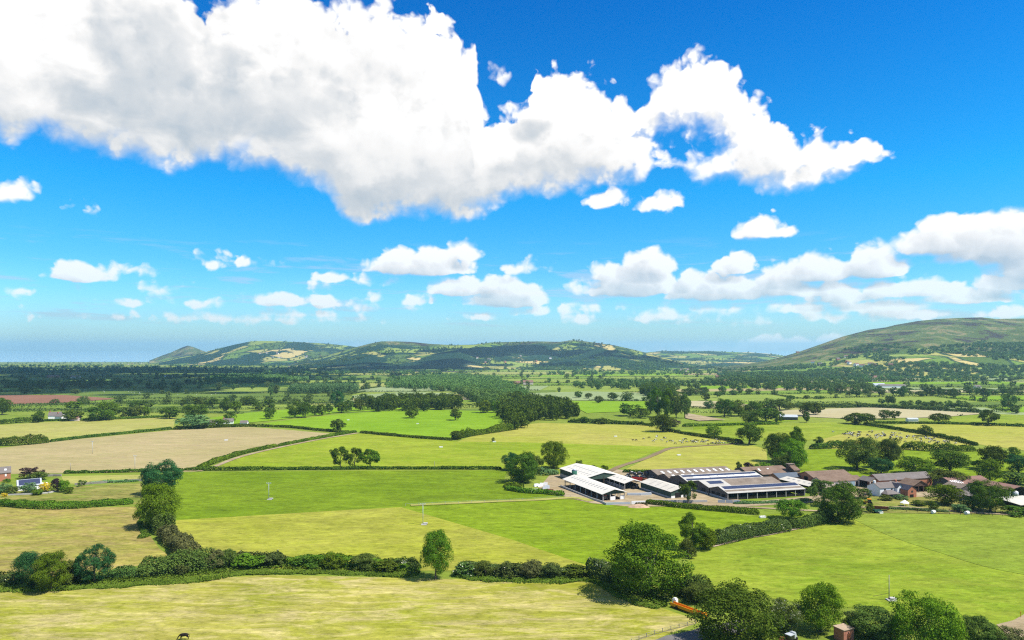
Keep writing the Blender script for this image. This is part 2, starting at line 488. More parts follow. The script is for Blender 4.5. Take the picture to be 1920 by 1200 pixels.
def strip(name, pix, width, mat, eps):
    """a track or lane of even width along a line of photo pixels"""
    P = smooth_path([G(*p) for p in pix], 5)
    L = []; Rr = []
    for i, p in enumerate(P):
        a = P[max(0, i - 1)]; b = P[min(len(P) - 1, i + 1)]
        d = b - a; d = d / np.linalg.norm(d); nn = np.array([-d[1], d[0]])
        w = width / 2 * random.uniform(0.85, 1.15)
        L.append(p + nn * w); Rr.append(p - nn * w)
    n = len(P)
    v = [(x, y, gz(y) + eps) for x, y in L + Rr]
    q = [(i, n + i, n + i + 1, i + 1) for i in range(n - 1)]
    me = mesh_np(name, v, q, FM[mat] if isinstance(mat, str) else mat)
    if me.polygons[0].normal.z < 0: me.flip_normals()
    return tag(link(name, me), kind='structure')

# near and middle fields, outlines in photo pixels
field('hay', [(-300, 1106), (0, 1108), (130, 1107), (265, 1099), (420, 1083), (500, 1078), (640, 1081), (760, 1084), (850, 1086), (960, 1089), (1090, 1090), (1140, 1100), (1200, 1126), (1300, 1160), (1314, 1166), (1250, 1190), (1150, 1240), (1100, 1300), (-300, 1300)])
field('rough', [(-300, 946), (0, 949), (150, 952), (255, 950), (270, 985), (285, 1010), (300, 1030), (330, 1050), (250, 1062), (100, 1085), (0, 1090), (-300, 1090)])
field('garden', [(-200, 905), (0, 905), (70, 922), (150, 912), (265, 905), (268, 945), (150, 948), (0, 945), (-200, 940)])
field('pale', [(115, 893), (268, 890), (270, 900), (150, 908), (120, 906)])
field('green', [(328, 886), (640, 883), (952, 882), (944, 903), (1000, 922), (1078, 932), (1062, 936), (800, 950), (640, 957), (322, 976)])
field('lime', [(322, 976), (640, 957), (752, 951), (960, 1012), (1105, 1062), (1000, 1070), (640, 1070), (430, 1064), (310, 1015)])
field('bright', [(752, 951), (800, 950), (1062, 936), (1140, 946), (1250, 946), (1330, 950), (1400, 968), (1470, 962), (1560, 968), (1500, 985), (1430, 1000), (1330, 1022), (1285, 1045), (1240, 1065), (1105, 1062), (960, 1012)])
field('right', [(1560, 975), (1640, 963), (1920, 966), (2400, 970), (2400, 1170), (1900, 1166), (1870, 1175), (1700, 1150), (1500, 1130), (1380, 1112), (1290, 1100), (1250, 1090), (1300, 1045), (1330, 1022), (1430, 1003)])
field('mid', [(395, 882), (430, 864), (500, 842), (600, 822), (665, 812), (720, 815), (800, 822), (860, 828), (1000, 830), (1258, 838), (1220, 850), (1165, 872), (1140, 882), (950, 880)])
field('yellow', [(858, 828), (900, 812), (960, 800), (1010, 793), (1220, 798), (1300, 812), (1380, 826), (1300, 835), (1258, 838), (1000, 830)])
field('yellow', [(1160, 886), (1210, 862), (1262, 840), (1330, 832), (1400, 832), (1436, 842), (1440, 868), (1400, 892), (1250, 890)])
field('tan', [(-300, 848), (0, 840), (160, 822), (330, 806), (460, 800), (540, 806), (640, 815), (560, 828), (470, 845), (420, 860), (385, 876), (375, 884), (240, 886), (0, 889), (-300, 892)])
field('pale', [(-300, 800), (0, 797), (120, 790), (200, 786), (330, 783), (325, 803), (160, 820), (100, 828), (0, 832), (-300, 838)])
field('vivid', [(520, 790), (640, 776), (760, 768), (935, 771), (945, 792), (900, 808), (850, 822), (760, 817), (640, 808), (480, 797)])
field('vivid', [(380, 786), (470, 774), (560, 766), (640, 764), (760, 756), (760, 767), (640, 774), (500, 790), (420, 797)])
field('plough', [(-300, 745), (0, 741), (120, 741), (222, 748), (130, 755), (0, 759), (-300, 764)])
field('straw', [(1458, 770), (1640, 764), (1850, 776), (1760, 783), (1600, 786), (1470, 780)])
field('straw', [(1296, 752), (1350, 753), (1420, 760), (1340, 766), (1290, 762)])
field('grey', [(985, 738), (1100, 734), (1240, 738), (1240, 752), (1060, 751), (990, 749)])
field('vivid', [(1040, 752), (1240, 753), (1260, 760), (1180, 772), (1100, 775), (1080, 765)])
field('grey', [(660, 742), (760, 735), (860, 738), (800, 748), (670, 752)])
field('yellow', [(1660, 800), (1700, 795), (1800, 793), (1920, 799), (2400, 806), (2400, 850), (1930, 846), (1850, 836), (1760, 818)])
field('right', [(1270, 808), (1440, 795), (1560, 792), (1650, 798), (1750, 816), (1560, 822), (1480, 828), (1380, 826)])
field('yellow', [(1540, 824), (1600, 808), (1680, 806), (1760, 818), (1830, 834), (1720, 845), (1560, 842)])
field('bright', [(1480, 845), (1560, 842), (1830, 846), (1920, 850), (2300, 850), (2300, 905), (1900, 905), (1800, 905), (1560, 890), (1480, 885)])
field('right', [(1780, 782), (1850, 776), (1920, 778), (2400, 782), (2400, 804), (1920, 797), (1800, 791), (1720, 792)])
field('bright', [(1300, 795), (1420, 788), (1500, 788), (1440, 795), (1300, 806)])
field('rgreen', [(1590, 969), (1640, 963.5), (1920, 966.5), (2400, 970), (2400, 1140), (1920, 1078), (1760, 1036), (1660, 1002)], True)
# yard, tracks, roads
field('dust', [(1010, 915), (1030, 892), (1060, 888), (1150, 880), (1220, 886), (1235, 900), (1290, 912), (1345, 925), (1400, 942), (1530, 930), (1560, 920), (1720, 920), (1720, 934), (1560, 940), (1400, 950), (1180, 950), (1110, 944), (1060, 932)], name='yard')
field('dust', [(1530, 918), (1560, 912), (1650, 914), (1770, 922), (1780, 932), (1700, 932), (1600, 945), (1540, 938)], name='yard')
field('garden', [(1570, 940), (1640, 930), (1800, 935), (1930, 945), (2200, 950), (2200, 966), (1920, 965), (1640, 962), (1590, 968)])
strip('track', [(1135, 888), (1165, 874), (1210, 860), (1245, 845), (1262, 840), (1320, 836), (1390, 832)], 4.5, 'track', 0.26)
strip('track', [(372, 884), (400, 876), (450, 857), (520, 840), (600, 824), (672, 812)], 4.0, 'dust', 0.264)
strip('track', [(1300, 952), (1400, 952), (1480, 956), (1560, 960), (1600, 963)], 2.5, 'dust', 0.268)
strip('track', [(1600, 952), (1700, 952), (1800, 960), (1920, 966), (2100, 972)], 3.0, 'dust', 0.272)
strip('track', [(770, 948), (900, 942), (1000, 938), (1075, 934), (1110, 940)], 4.0, FM['pale'], 0.276)
strip('path', [(1335, 1026), (1400, 1010), (1450, 1002), (1520, 986), (1545, 978)], 1.6, 'dust', 0.28)
strip('road', [(1060, 1300), (1190, 1230), (1288, 1197), (1400, 1172)], 6.0, 'asphalt', 0.284)
field('dust', [(1868, 1172), (1900, 1164), (1925, 1150), (2300, 1130), (2300, 1260), (1920, 1215)], name='bare_ground')
field('dust', [(1285, 775), (1330, 783), (1360, 788), (1310, 790), (1285, 785)], name='bare_ground')

# far fields: an uneven patchwork between the hedges
far_edges = []
def warp_xy(x, y):
    a = float(fbm(x / 620 + 3, y / 620 + 8, 3)) - 0.5; b = float(fbm(x / 700 + 40, y / 700 + 1, 3)) - 0.5
    return x + 330 * a, y + 0.16 * x * min(1, y / 2500) + (120 + 0.13 * y) * b * 2.2
def far_fields():
    Y = 800.0
    k = 0
    while Y < 4600:
        dY = random.uniform(0.085, 0.15) * Y * (0.9 if Y < 1500 else 1.0)
        x = -1.0 * Y - 200
        sk0 = random.uniform(-0.05, 0.05)
        while x < 1.0 * Y + 200:
            w = random.uniform(130, 420) * (0.8 + Y / 4500)
            g = random.uniform(4, 9)
            j = lambda s: random.uniform(-s, s)
            x0, x1 = x, x + w
            y0 = Y + sk0 * x0 * 0.3; y1 = Y + sk0 * x1 * 0.3
            pts = [(x0 + 3, y0 + 3), (x1 - 3, y1 + 3), (x1 - 3 + 0.15 * dY, y1 + dY - 3), (x0 + 3 + 0.15 * dY, y0 + dY - 3)]
            pts = [warp_xy(*p) for p in pts]
            px = 960 + x * F / Y
            mname = random.choices(['farA', 'farB', 'farC', 'farD', 'straw', 'vivid', 'grey', 'tan'], [5, 5, 3, 3, 0.6, 1.5, 1, 0.5])[0]
            if px < 420: mname = random.choices(['farA', 'farD', 'farB'], [2, 4, 1])[0]
            k += 1
            poly_sheet('field', pts, FM[mname], 0.012 if Y < 1000 else 0.06)
            if random.random() < 0.8: far_edges.append((pts[0], pts[1]))
            if random.random() < 0.8: far_edges.append((pts[0], pts[3]))
            x = x1
        Y += dY
far_fields()
# ------------------------------------------------------------------ hills
def interp_profile(prof):
    xs = np.array([p[0] for p in prof], float); ys = np.array([p[1] for p in prof], float)
    return lambda u: np.interp(u, xs, ys)

HILLS = []
def hill_mat(name, woods, field_amt, moor, cell=1 / 230.0, wood_bias=0.5, dim=1.0):
    m, t = new_mat(name)
    pos = t.n('ShaderNodeNewGeometry').outputs['Position']
    at = t.n('ShaderNodeAttribute', attribute_name='rise').outputs['Fac']
    wv = t.noise(pos, 0.002, 3).outputs[1]
    vec = t.n('ShaderNodeVectorMath', operation='ADD')
    t.put(vec.inputs[0], pos)
    sc = t.n('ShaderNodeVectorMath', operation='SCALE'); t.put(sc.inputs[0], wv); sc.inputs['Scale'].default_value = 160.0
    t.put(vec.inputs[1], sc.outputs[0])
    vv = t.mapv(vec.outputs[0], scale=(1, 0.75, 0.0))
    vo = t.n('ShaderNodeTexVoronoi', feature='F1'); t.put(vo.inputs['Vector'], vv); vo.inputs['Scale'].default_value = cell
    sep = t.n('ShaderNodeSeparateColor'); t.put(sep.inputs[0], vo.outputs['Color'])
    fc = t.ramp(sep.outputs[0], [(0.0, fcol(136, 168, 66, 1.15)), (0.3, fcol(166, 184, 84, 1.2)), (0.52, fcol(196, 190, 104, 1.25)), (0.72, fcol(222, 200, 128, 1.35)), (0.88, fcol(112, 140, 60)), (1.0, fcol(176, 186, 92, 1.2))], 'CONSTANT')
    ve = t.n('ShaderNodeTexVoronoi', feature='DISTANCE_TO_EDGE'); t.put(ve.inputs['Vector'], vv); ve.inputs['Scale'].default_value = cell
    fc = t.mix(t.rng(ve.outputs['Distance'], 0.02, 0.05, 1.0, 0.0), fc, (0.028, 0.055, 0.022))
    wn = t.noise(t.mapv(pos, scale=(1, 0.8, 0.4)), 0.0016, 6, 0.62, 0.4).outputs[0]
    wd = t.noise(pos, 0.02, 4, 0.7).outputs[0]
    wc = t.mix(wd, [c * 0.7 for c in woods], [c * 1.35 for c in woods])
    base = t.mix(t.rng(wn, wood_bias - 0.015, wood_bias + 0.015), fc, wc)
    if moor:
        mn = t.noise(t.mapv(pos, scale=(1, 0.6, 1.5)), 0.0042, 8, 0.66, 0.7).outputs[0]
        mn2 = t.noise(t.mapv(pos, scale=(1, 0.6, 1.0)), 0.011, 6, 0.7, 0.5).outputs[0]
        mm = t.m('ADD', t.m('MULTIPLY', mn, 0.72), t.m('MULTIPLY', mn2, 0.28))
        mc = t.ramp(mm, [(0.40, (0.034, 0.022, 0.022)), (0.445, (0.050, 0.040, 0.024)), (0.475, (0.080, 0.112, 0.024)), (0.505, (0.064, 0.084, 0.024)), (0.53, (0.098, 0.128, 0.032)), (0.56, (0.21, 0.165, 0.075)), (0.60, (0.062, 0.088, 0.024))])
        top = t.m('ADD', at, t.m('MULTIPLY', t.m('SUBTRACT', wn, 0.5), 0.5))
        base = t.mix(t.rng(top, moor - 0.04, moor + 0.04), base, mc)
    b = t.n('ShaderNodeBump'); b.inputs['Strength'].default_value = 0.6; b.inputs['Distance'].default_value = 8.0
    t.put(b.inputs['Height'], wd)
    finish(t, principled(t, base, 0.95, 0.03, 0, b.outputs[0]))
    return m

class Hill:
    def __init__(s, prof, yr, yf, power=1.3, rough=0.16, seed=0, back=2600.0):
        s.p = interp_profile(prof); s.u0 = prof[0][0]; s.u1 = prof[-1][0]
        s.yr = yr; s.yf = yf; s.pw = power; s.rough = rough; s.seed = seed; s.back = back
    def h(s, X, Y):
        u = 960 + X * F / Y
        ridge = H + (VAN - s.p(u)) / F * s.yr
        inside = np.clip((u - s.u0) / 40, 0, 1) * np.clip((s.u1 - u) / 40, 0, 1)
        warp = 1 + 0.14 * (fbm(X / 700 + s.seed, Y / 900, 3) - 0.5)
        t = np.clip((Y - s.yf) / (s.yr - s.yf), 0, 1)
        tt = np.clip(t * warp, 0, 1) * (1 - t) + t * t
        up = tt ** s.pw * (1 + 0)
        n = (fbm(X / 420 + 9 * s.seed, Y / 520 + 3, 5) - 0.5) * 2 * s.rough * (4 * t * (1 - t)) ** 0.8
        dn = np.clip(1 - (Y - s.yr) / s.back, 0, 1)
        dn = dn * dn * (3 - 2 * dn)
        hh = np.where(Y <= s.yr, np.clip(up + n * np.clip(t * 3, 0, 1), -0.03, 1.0), dn) * np.maximum(ridge, 0) - 4.0 * (t < 0.02)
        return hh, t, inside
    def z(s, X, Y):
        return gz(Y) + s.h(np.asarray(X, float), np.asarray(Y, float))[0]
    def build(s, mat):
        du = 4.0
        us = np.arange(s.u0, s.u1 + du, du)
        n1 = 90
        ys = np.concatenate([np.linspace(s.yf, s.yr, n1), np.linspace(s.yr, s.yr + s.back, 14)[1:]])
        U, Yg = np.meshgrid(us, ys, indexing='ij')
        Xg = (U - 960) * Yg / F
        hh, t, ins = s.h(Xg, Yg)
        Z = gz(Yg) + hh
        idx = np.arange(U.size).reshape(U.shape)
        q = np.stack([idx[:-1, :-1], idx[1:, :-1], idx[1:, 1:], idx[:-1, 1:]], -1).reshape(-1, 4)
        me = mesh_np('hill', np.stack([Xg, Yg, Z], -1).reshape(-1, 3), q, mat, smooth=True)
        a = me.attributes.new('rise', 'FLOAT', 'POINT'); a.data.foreach_set('value', t.ravel().astype(np.float32))
        return tag(link('hill', me), kind='structure')
    def ray(s, px, py):
        """point on the hill seen at a photo pixel"""
        for Y in np.arange(s.yf * 0.98, s.yr + 20, 12.0):
            X = (px - 960) * Y / F
            if H + (HOR - py) / F * Y <= float(s.z(X, Y)):
                return X, Y
        return None

wood = (0.012, 0.036, 0.018)
hA = Hill([(280, 676), (300, 668), (320, 661), (340, 652), (352, 648), (364, 651), (378, 657), (395, 662), (420, 668), (450, 676)], 9600, 8600, 1.1, 0.05, 1, 1500)
hA.build(hill_mat('hill_far', (0.05, 0.06, 0.035), 0.5, 0.55, wood_bias=0.5))
hB = Hill([(300, 678), (335, 670), (370, 664), (400, 656), (440, 646), (470, 640), (490, 639), (530, 640), (570, 642), (610, 644), (650, 648), (700, 655), (760, 668), (800, 680)], 8200, 6600, 1.1, 0.14, 2)
hB.build(hill_mat('hill_wooded', wood, 0.5, 0.0, cell=1 / 330.0, wood_bias=0.47))
hD = Hill([(1120, 676), (1180, 664), (1240, 658), (1290, 659), (1330, 658), (1370, 660), (1410, 661), (1450, 664), (1500, 672), (1560, 680)], 8800, 6000, 1.2, 0.12, 3)
hD.build(hill_mat('hill_gap', wood, 0.5, 0.0, cell=1 / 300.0, wood_bias=0.5))
hC = Hill([(540, 686), (580, 674), (620, 664), (660, 653), (690, 645), (715, 640), (745, 640), (770, 641), (810, 645), (850, 647), (890, 646), (920, 642), (960, 641), (1010, 640), (1050, 641), (1070, 638), (1090, 639), (1120, 643), (1150, 647), (1190, 656), (1230, 666), (1290, 684)], 6400, 4300, 1.15, 0.22, 4)
hC.build(hill_mat('hill_patchwork', wood, 0.5, 0.93, cell=1 / 240.0, wood_bias=0.485))
hF = Hill([(690, 690), (740, 678), (790, 668), (830, 660), (860, 656), (880, 662), (905, 672), (940, 688)], 5300, 4250, 1.0, 0.1, 7, 800)
hF.build(hill_mat('hill_spur', (0.012, 0.034, 0.017), 0.5, 0.0, cell=1 / 200.0, wood_bias=0.44))
hG = Hill([(960, 692), (1010, 682), (1050, 673), (1090, 664), (1120, 653), (1140, 650), (1165, 652), (1200, 661), (1240, 670), (1290, 682), (1350, 694)], 5000, 3900, 1.1, 0.16, 6, 900)
hG.build(hill_mat('hill_front', wood, 0.5, 0.0, cell=1 / 190.0, wood_bias=0.46))
hE = Hill([(1340, 692), (1390, 684), (1430, 678), (1460, 671), (1500, 659), (1540, 645), (1580, 631), (1630, 618), (1660, 614), (1680, 609), (1720, 602), (1760, 598), (1800, 596), (1840, 595), (1870, 598), (1920, 597), (2000, 602), (2150, 615), (2350, 645), (2500, 675)], 4600, 2350, 1.12, 0.16, 5, 2000)
hE.build(hill_mat('hill_moor', (0.018, 0.048, 0.018), 0.5, 0.40, cell=1 / 150.0, wood_bias=0.50))

# ------------------------------------------------------------------ scattered distant trees (beyond counting)
_lodr = np.random.default_rng(77)
def lod_cloud(n, kind, seed):
    p, nr, tint, C, rad, bloom = crown_points(seed, n, kind)
    return p, nr, tint
LODS = {}
for n in (700, 200, 60):
    LODS[n] = [lod_cloud(n, k, 40 + i) for i, k in enumerate(['oak', 'oak', 'dome', 'tall', 'dome', 'bush'])]

def scatter(name, pts, mat, label, cat, kind='stuff', conif=False):
    """pts: rows of (x, y, z, height, width); merges low-detail crowns into one mesh of leaf clusters"""
    V = []; T = []; Q = 0; qs = []; W = []; B = []
    for (x, y, z, h, w) in pts:
        n = 700 if y < 1500 else (200 if y < 2800 else 60)
        L = LODS[n][_lodr.integers(0, 6)] if not conif else LODS[n][3]
        p, nr, ti = L
        a = _lodr.uniform(0, 6.283); ca, sa = math.cos(a), math.sin(a)
        q = np.empty_like(p)
        q[:, 0] = (p[:, 0] * ca - p[:, 1] * sa) * w + x
        q[:, 1] = (p[:, 0] * sa + p[:, 1] * ca) * w + y
        q[:, 2] = p[:, 2] * h + z - 0.06 * h
        m2 = nr.copy()
        m2[:, 0] = nr[:, 0] * ca - nr[:, 1] * sa; m2[:, 1] = nr[:, 0] * sa + nr[:, 1] * ca
        s = {700: 0.092, 200: 0.165, 60: 0.30}[n] * (w * 0.6 + h * 0.4) * _lodr.uniform(0.7, 1.2, n)
        v, qq = leaf_quads(q, m2, s, _lodr)
        V.append(v); qs.append(qq + Q); Q += len(v)
        T.append(np.clip(ti + _lodr.normal(0, 0.22), 0, 1))
    me = mesh_np(name, np.concatenate(V), np.concatenate(qs), MAT[mat], {'tint': np.concatenate(T)})
    return tag(link(name, me), label, cat, None, kind)

def wood_points(pix, spacing, hmin, hmax, wf=0.8, jit=0.45):
    poly = [G(*p) for p in pix]
    xs = [p[0] for p in poly]; ys = [p[1] for p in poly]
    out = []
    y = min(ys)
    while y < max(ys):
        x = min(xs)
        while x < max(xs):
            xx = x + random.uniform(-jit, jit) * spacing; yy = y + random.uniform(-jit, jit) * spacing
            if in_poly(xx, yy, poly):
                h = random.uniform(hmin, hmax)
                out.append((xx, yy, gz(yy), h, h * wf * random.uniform(0.8, 1.2)))
            x += spacing
        y += spacing
    return out
# ------------------------------------------------------------------ hedges
def hedge(pix, h, w, label, mat='leaf_olive', leaf=None, lump=0.35, group=None, name='hedge', cat='hedge', kind=None, ground=None, dens=1.5):
    P = ground if ground is not None else smooth_path([G(*p) for p in pix], 5)
    P = np.array(P); seg = np.diff(P, axis=0); sl = np.linalg.norm(seg, axis=1); cum = np.concatenate([[0], np.cumsum(sl)]); L = cum[-1]
    dist = P[:, 1].mean()
    if leaf is None:
        leaf = 0.42 if dist < 330 else (0.7 if dist < 620 else 1.1)
    n = int(L * (2 * h + w) / (leaf * leaf * 0.45) * dens)
    n = min(n, 60000)
    r = np.random.default_rng(NF[0] * 7 + int(L * 10) + int(h * 10))
    s = r.uniform(0, L, n); phi = r.uniform(0.0, math.pi, n)
    k = np.clip(np.searchsorted(cum, s) - 1, 0, len(sl) - 1)
    u = (s - cum[k]) / sl[k]
    c = P[k] + seg[k] * u[:, None]
    d = seg[k] / sl[k][:, None]; nn = np.stack([-d[:, 1], d[:, 0]], 1)
    sd = r.uniform(0, 99)
    lm = 1 + lump * 2 * (fbm(s / 5.0 + sd, phi * 0.9, 4) - 0.5) + lump * 1.2 * (fbm(s / 14 + sd, np.full(n, 3.0), 2) - 0.5)
    endt = np.clip(np.minimum(s, L - s) / (0.6 * w), 0, 1) ** 0.5
    rad = np.where(r.random(n) < 0.85, r.uniform(0.85, 1.06, n), r.uniform(0.3, 0.85, n)) * lm * (0.35 + 0.65 * endt)
    # box-like section: sides steep, top rounded
    cx = np.sign(np.cos(phi)) * np.abs(np.cos(phi)) ** 0.55; sz = np.abs(np.sin(phi)) ** 0.55
    off = cx * w / 2 * rad; z = sz * h * rad
    pos = np.stack([c[:, 0] + nn[:, 0] * off, c[:, 1] + nn[:, 1] * off, gz(c[:, 1]) + z * 1.0], 1)
    nr = np.stack([nn[:, 0] * np.cos(phi), nn[:, 1] * np.cos(phi), np.sin(phi) + 0.15], 1) + 0.5 * r.normal(size=(n, 3))
    v, q = leaf_quads(pos, unit(nr), leaf * r.uniform(0.6, 1.4, n), r)
    tint = np.clip(fbm(s / 6 + sd * 2, off * 0.6 + 9, 3) * 1.5 - 0.25 + r.normal(0, 0.16, n), 0, 1)
    bl = np.clip(0.45 * r.random(n) + 0.55 * np.clip((fbm(s / 3.2 + sd * 3, z / 2.0, 3) - 0.36) * 2.6, 0, 1), 0, 1) * (sz > 0.45)
    me = mesh_np(name, v, q, MAT[mat], {'tint': tint, 'bloom': bl})
    return tag(link(name, me), label, cat, group, kind)

# the long hedge between the hay field and the pastures, in stretches
hedge([(-120, 1100), (-40, 1096), (20, 1092), (45, 1090)], 3.6, 5.0, 'ragged hawthorn hedge at the far left end of the hay field edge', 'leaf_hawthorn', lump=0.5)
hedge([(105, 1092), (125, 1090), (150, 1086)], 4.2, 5.0, 'short hawthorn stretch between the two-toned dark tree and the dense conical tree', 'leaf_hawthorn', lump=0.45)
hedge([(198, 1084), (235, 1082), (262, 1078)], 3.0, 4.6, 'low hawthorn stretch with cream blossom just right of the conical tree', 'leaf_elder', lump=0.45)
hedge([(256, 1080), (300, 1077), (360, 1071), (410, 1063), (440, 1056)], 4.7, 5.6, 'tall brownish green hedge where the left field boundary meets the hay field', 'leaf_olive', lump=0.5)
hedge([(432, 1064), (500, 1058), (560, 1060), (640, 1062), (720, 1066), (788, 1070)], 3.2, 4.6, 'long dark green hedge along the hay field left of the ragged tall tree', 'leaf_mid', lump=0.55)
hedge([(440, 1058), (480, 1055), (530, 1055)], 3.6, 3.0, 'blossoming hawthorn top on the long hedge left of its middle', 'leaf_hawthorn', lump=0.5)
hedge([(735, 1068), (760, 1068), (786, 1071)], 4.0, 3.4, 'cream flowering elder clump in the hedge left of the ragged tall tree', 'leaf_elder', lump=0.5)
hedge([(856, 1073), (900, 1074), (980, 1078), (1050, 1080), (1096, 1078)], 3.0, 4.4, 'blossoming hedge between the ragged tall tree and the big oak', 'leaf_hawthorn', lump=0.45)
hedge([(1105, 1076), (1130, 1084), (1160, 1094)], 5.4, 6.0, 'brownish hawthorn clump left of the big oak', 'leaf_hawthorn', lump=0.5)
hedge([(1245, 1102), (1270, 1112), (1300, 1121), (1340, 1134)], 3.8, 4.0, 'hawthorn hedge with white blossom behind the orange trailer', 'leaf_hawthorn', lump=0.5)
hedge([(1278, 1112), (1310, 1119), (1335, 1125)], 5.5, 5.0, 'dark brown green bush clump behind the orange trailer', 'leaf_olive', lump=0.45)
for pix, lab in [([(-120, 1103), (40, 1100), (150, 1098), (265, 1091), (400, 1079), (440, 1073), (500, 1069), (640, 1071), (785, 1076)], 'bright green nettle verge at the foot of the long left hedge'),
                 ([(850, 1079), (960, 1083), (1095, 1083), (1140, 1093), (1190, 1117), (1240, 1140)], 'bright green nettle verge at the foot of the right hedge and oak')]:
    hedge(pix, 0.7, 9.0, lab, 'leaf_verge', leaf=0.45, lump=0.5, name='verge', cat='verge', kind='stuff')
# hedge climbing from the long hedge to the two tall trees
hedge([(372, 1058), (345, 1038), (322, 1015), (312, 1005)], 4.6, 6.5, 'brown tinged hedge climbing from the long hedge, lower stretch', 'leaf_brown', lump=0.45)
hedge([(312, 1004), (302, 988), (298, 978), (293, 966)], 5.0, 6.5, 'olive hedge climbing towards the bright green tall tree, upper stretch', 'leaf_olive', lump=0.45)
hedge([(262, 1010), (278, 1000), (270, 985), (274, 968)], 0.9, 4.0, 'pale green weeds beside the climbing hedge', 'leaf_verge', leaf=0.5, lump=0.4, name='weeds', cat='weeds', kind='stuff')
hedge([(-80, 946), (0, 948), (60, 952), (130, 953), (200, 948), (250, 944)], 2.8, 5.0, 'rounded bramble hedge below the left garden', 'leaf_mid', lump=0.35)
# farm lane hedges
hedge([(120, 888), (220, 886), (300, 884), (345, 883)], 1.8, 2.5, 'trimmed dark hedge behind the stone wall at the tan field corner', 'leaf_dark')
hedge([(345, 882), (420, 882), (560, 881), (720, 880), (940, 880)], 1.9, 2.6, 'long straight trimmed hedge across the middle above the pole field', 'leaf_dark')
hedge([(372, 882), (386, 874), (420, 862), (460, 850), (518, 838)], 2.6, 4.0, 'curving trimmed hedge along the tan field lane, lower part', 'leaf_mid', lump=0.2)
hedge([(521, 838), (580, 826), (640, 815), (668, 811)], 2.4, 3.6, 'curving trimmed hedge along the tan field lane, upper part', 'leaf_mid', lump=0.2)
hedge([(676, 812), (740, 818), (800, 823), (848, 826)], 2.3, 3.4, 'thin dark hedge between the vivid green field and the lime field', 'leaf_dark', lump=0.2)
hedge([(480, 800), (540, 802), (600, 808), (655, 812)], 2.3, 3.2, 'dark hedge along the upper edge of the tan field, right part', 'leaf_dark', lump=0.2)
hedge([(325, 806), (400, 802), (440, 801), (480, 800)], 3.0, 4.0, 'dark hedge at the upper edge of the tan field below the white cottage', 'leaf_dark', lump=0.3)
hedge([(94, 829), (160, 821), (240, 813), (322, 805)], 2.3, 3.2, 'straight hedge between the pale field and the tan field', 'leaf_dark', lump=0.2)
hedge([(-60, 838), (0, 836), (50, 834), (90, 830)], 6.0, 6.5, 'bushy hedge at the left frame edge above the tan field', 'leaf_dark', lump=0.5)
hedge([(-60, 796), (0, 795), (60, 791), (80, 791)], 4.5, 6.0, 'trimmed dark hedge at the left edge of the pale field', 'leaf_dark', lump=0.3)
hedge([(80, 790), (200, 787), (330, 782)], 2.5, 4.0, 'low hedge below the white farmhouse', 'leaf_dark', lump=0.3)
hedge([(850, 824), (880, 818), (920, 812), (965, 805)], 5.5, 7.0, 'bushy grey green hedge from the lane up to the central wood', 'leaf_mid', lump=0.5)
hedge([(1065, 792), (1120, 794), (1180, 796), (1225, 799)], 3.6, 5.0, 'bushy hedge at the top of the yellow green field', 'leaf_dark', lump=0.6)
hedge([(1250, 808), (1300, 817), (1360, 826), (1392, 832)], 2.6, 4.0, 'dark hedge right of the left cattle herd', 'leaf_dark', lump=0.3)
hedge([(1280, 800), (1340, 799), (1400, 797), (1460, 796)], 2.6, 4.0, 'hedge above the smooth lime field', 'leaf_mid', lump=0.3)
hedge([(1620, 797), (1680, 806), (1760, 820), (1832, 836)], 3.0, 4.0, 'dark hedge slanting down between the large herd and the yellow field', 'leaf_dark', lump=0.3)
hedge([(1520, 842), (1560, 840), (1600, 840)], 4.0, 6.0, 'dark bushy hedge left of the round oaks', 'leaf_dark', lump=0.5)
hedge([(1690, 842), (1740, 846), (1790, 846), (1828, 846)], 5.0, 6.0, 'bushy hedge right below the large herd', 'leaf_mid', lump=0.6)
hedge([(1640, 794), (1740, 795), (1830, 797), (1960, 802)], 2.4, 4.5, 'thin dark hedge at the top of the yellow field on the right', 'leaf_dark', lump=0.3)
hedge([(1480, 765), (1560, 764), (1650, 765), (1750, 770), (1840, 774)], 5.5, 8.0, 'thick dark hedge above the straw coloured field', 'leaf_far', lump=0.5)
hedge([(1210, 944), (1260, 950), (1320, 956), (1380, 961), (1424, 965)], 2.2, 3.2, 'thick trimmed hedge in front of the solar roofed barns', 'leaf_mid', lump=0.2)
hedge([(1336, 1022), (1380, 1012), (1430, 1002), (1480, 994)], 4.2, 4.4, 'dark hedge along the footpath, left stretch with blossom', 'leaf_hawthorn', lump=0.35)
hedge([(1482, 992), (1520, 986), (1545, 978), (1556, 972)], 4.4, 4.4, 'dark hedge along the footpath, right stretch by the spreading tree', 'leaf_olive', lump=0.35)
hedge([(948, 918), (985, 924), (1020, 926), (1058, 930)], 2.2, 3.0, 'trimmed round hedge below the scrap pile', 'leaf_mid', lump=0.3)
hedge([(945, 913), (965, 916), (980, 920)], 2.6, 4.0, 'grey green bramble at the hedge corner under the paired trees', 'leaf_mid', lump=0.4)
hedge([(1000, 888), (1020, 890), (1046, 889)], 3.0, 6.0, 'pale green scrub behind the scrap pile', 'leaf_pale', lump=0.5)
hedge([(1375, 945), (1420, 944), (1480, 942), (1520, 938)], 1.0, 3.0, 'low weeds in front of the solar roofed barns', 'leaf_pale', lump=0.5, name='weeds', cat='weeds', kind='stuff')
hedge([(1168, 886), (1195, 886), (1240, 887)], 1.8, 2.5, 'thin hedge behind the black silage bales', 'leaf_dark')
hedge([(165, 908), (200, 905), (240, 904), (262, 902)], 1.2, 2.0, 'low scrubby growth on the garden boundary', 'leaf_pale', lump=0.5)
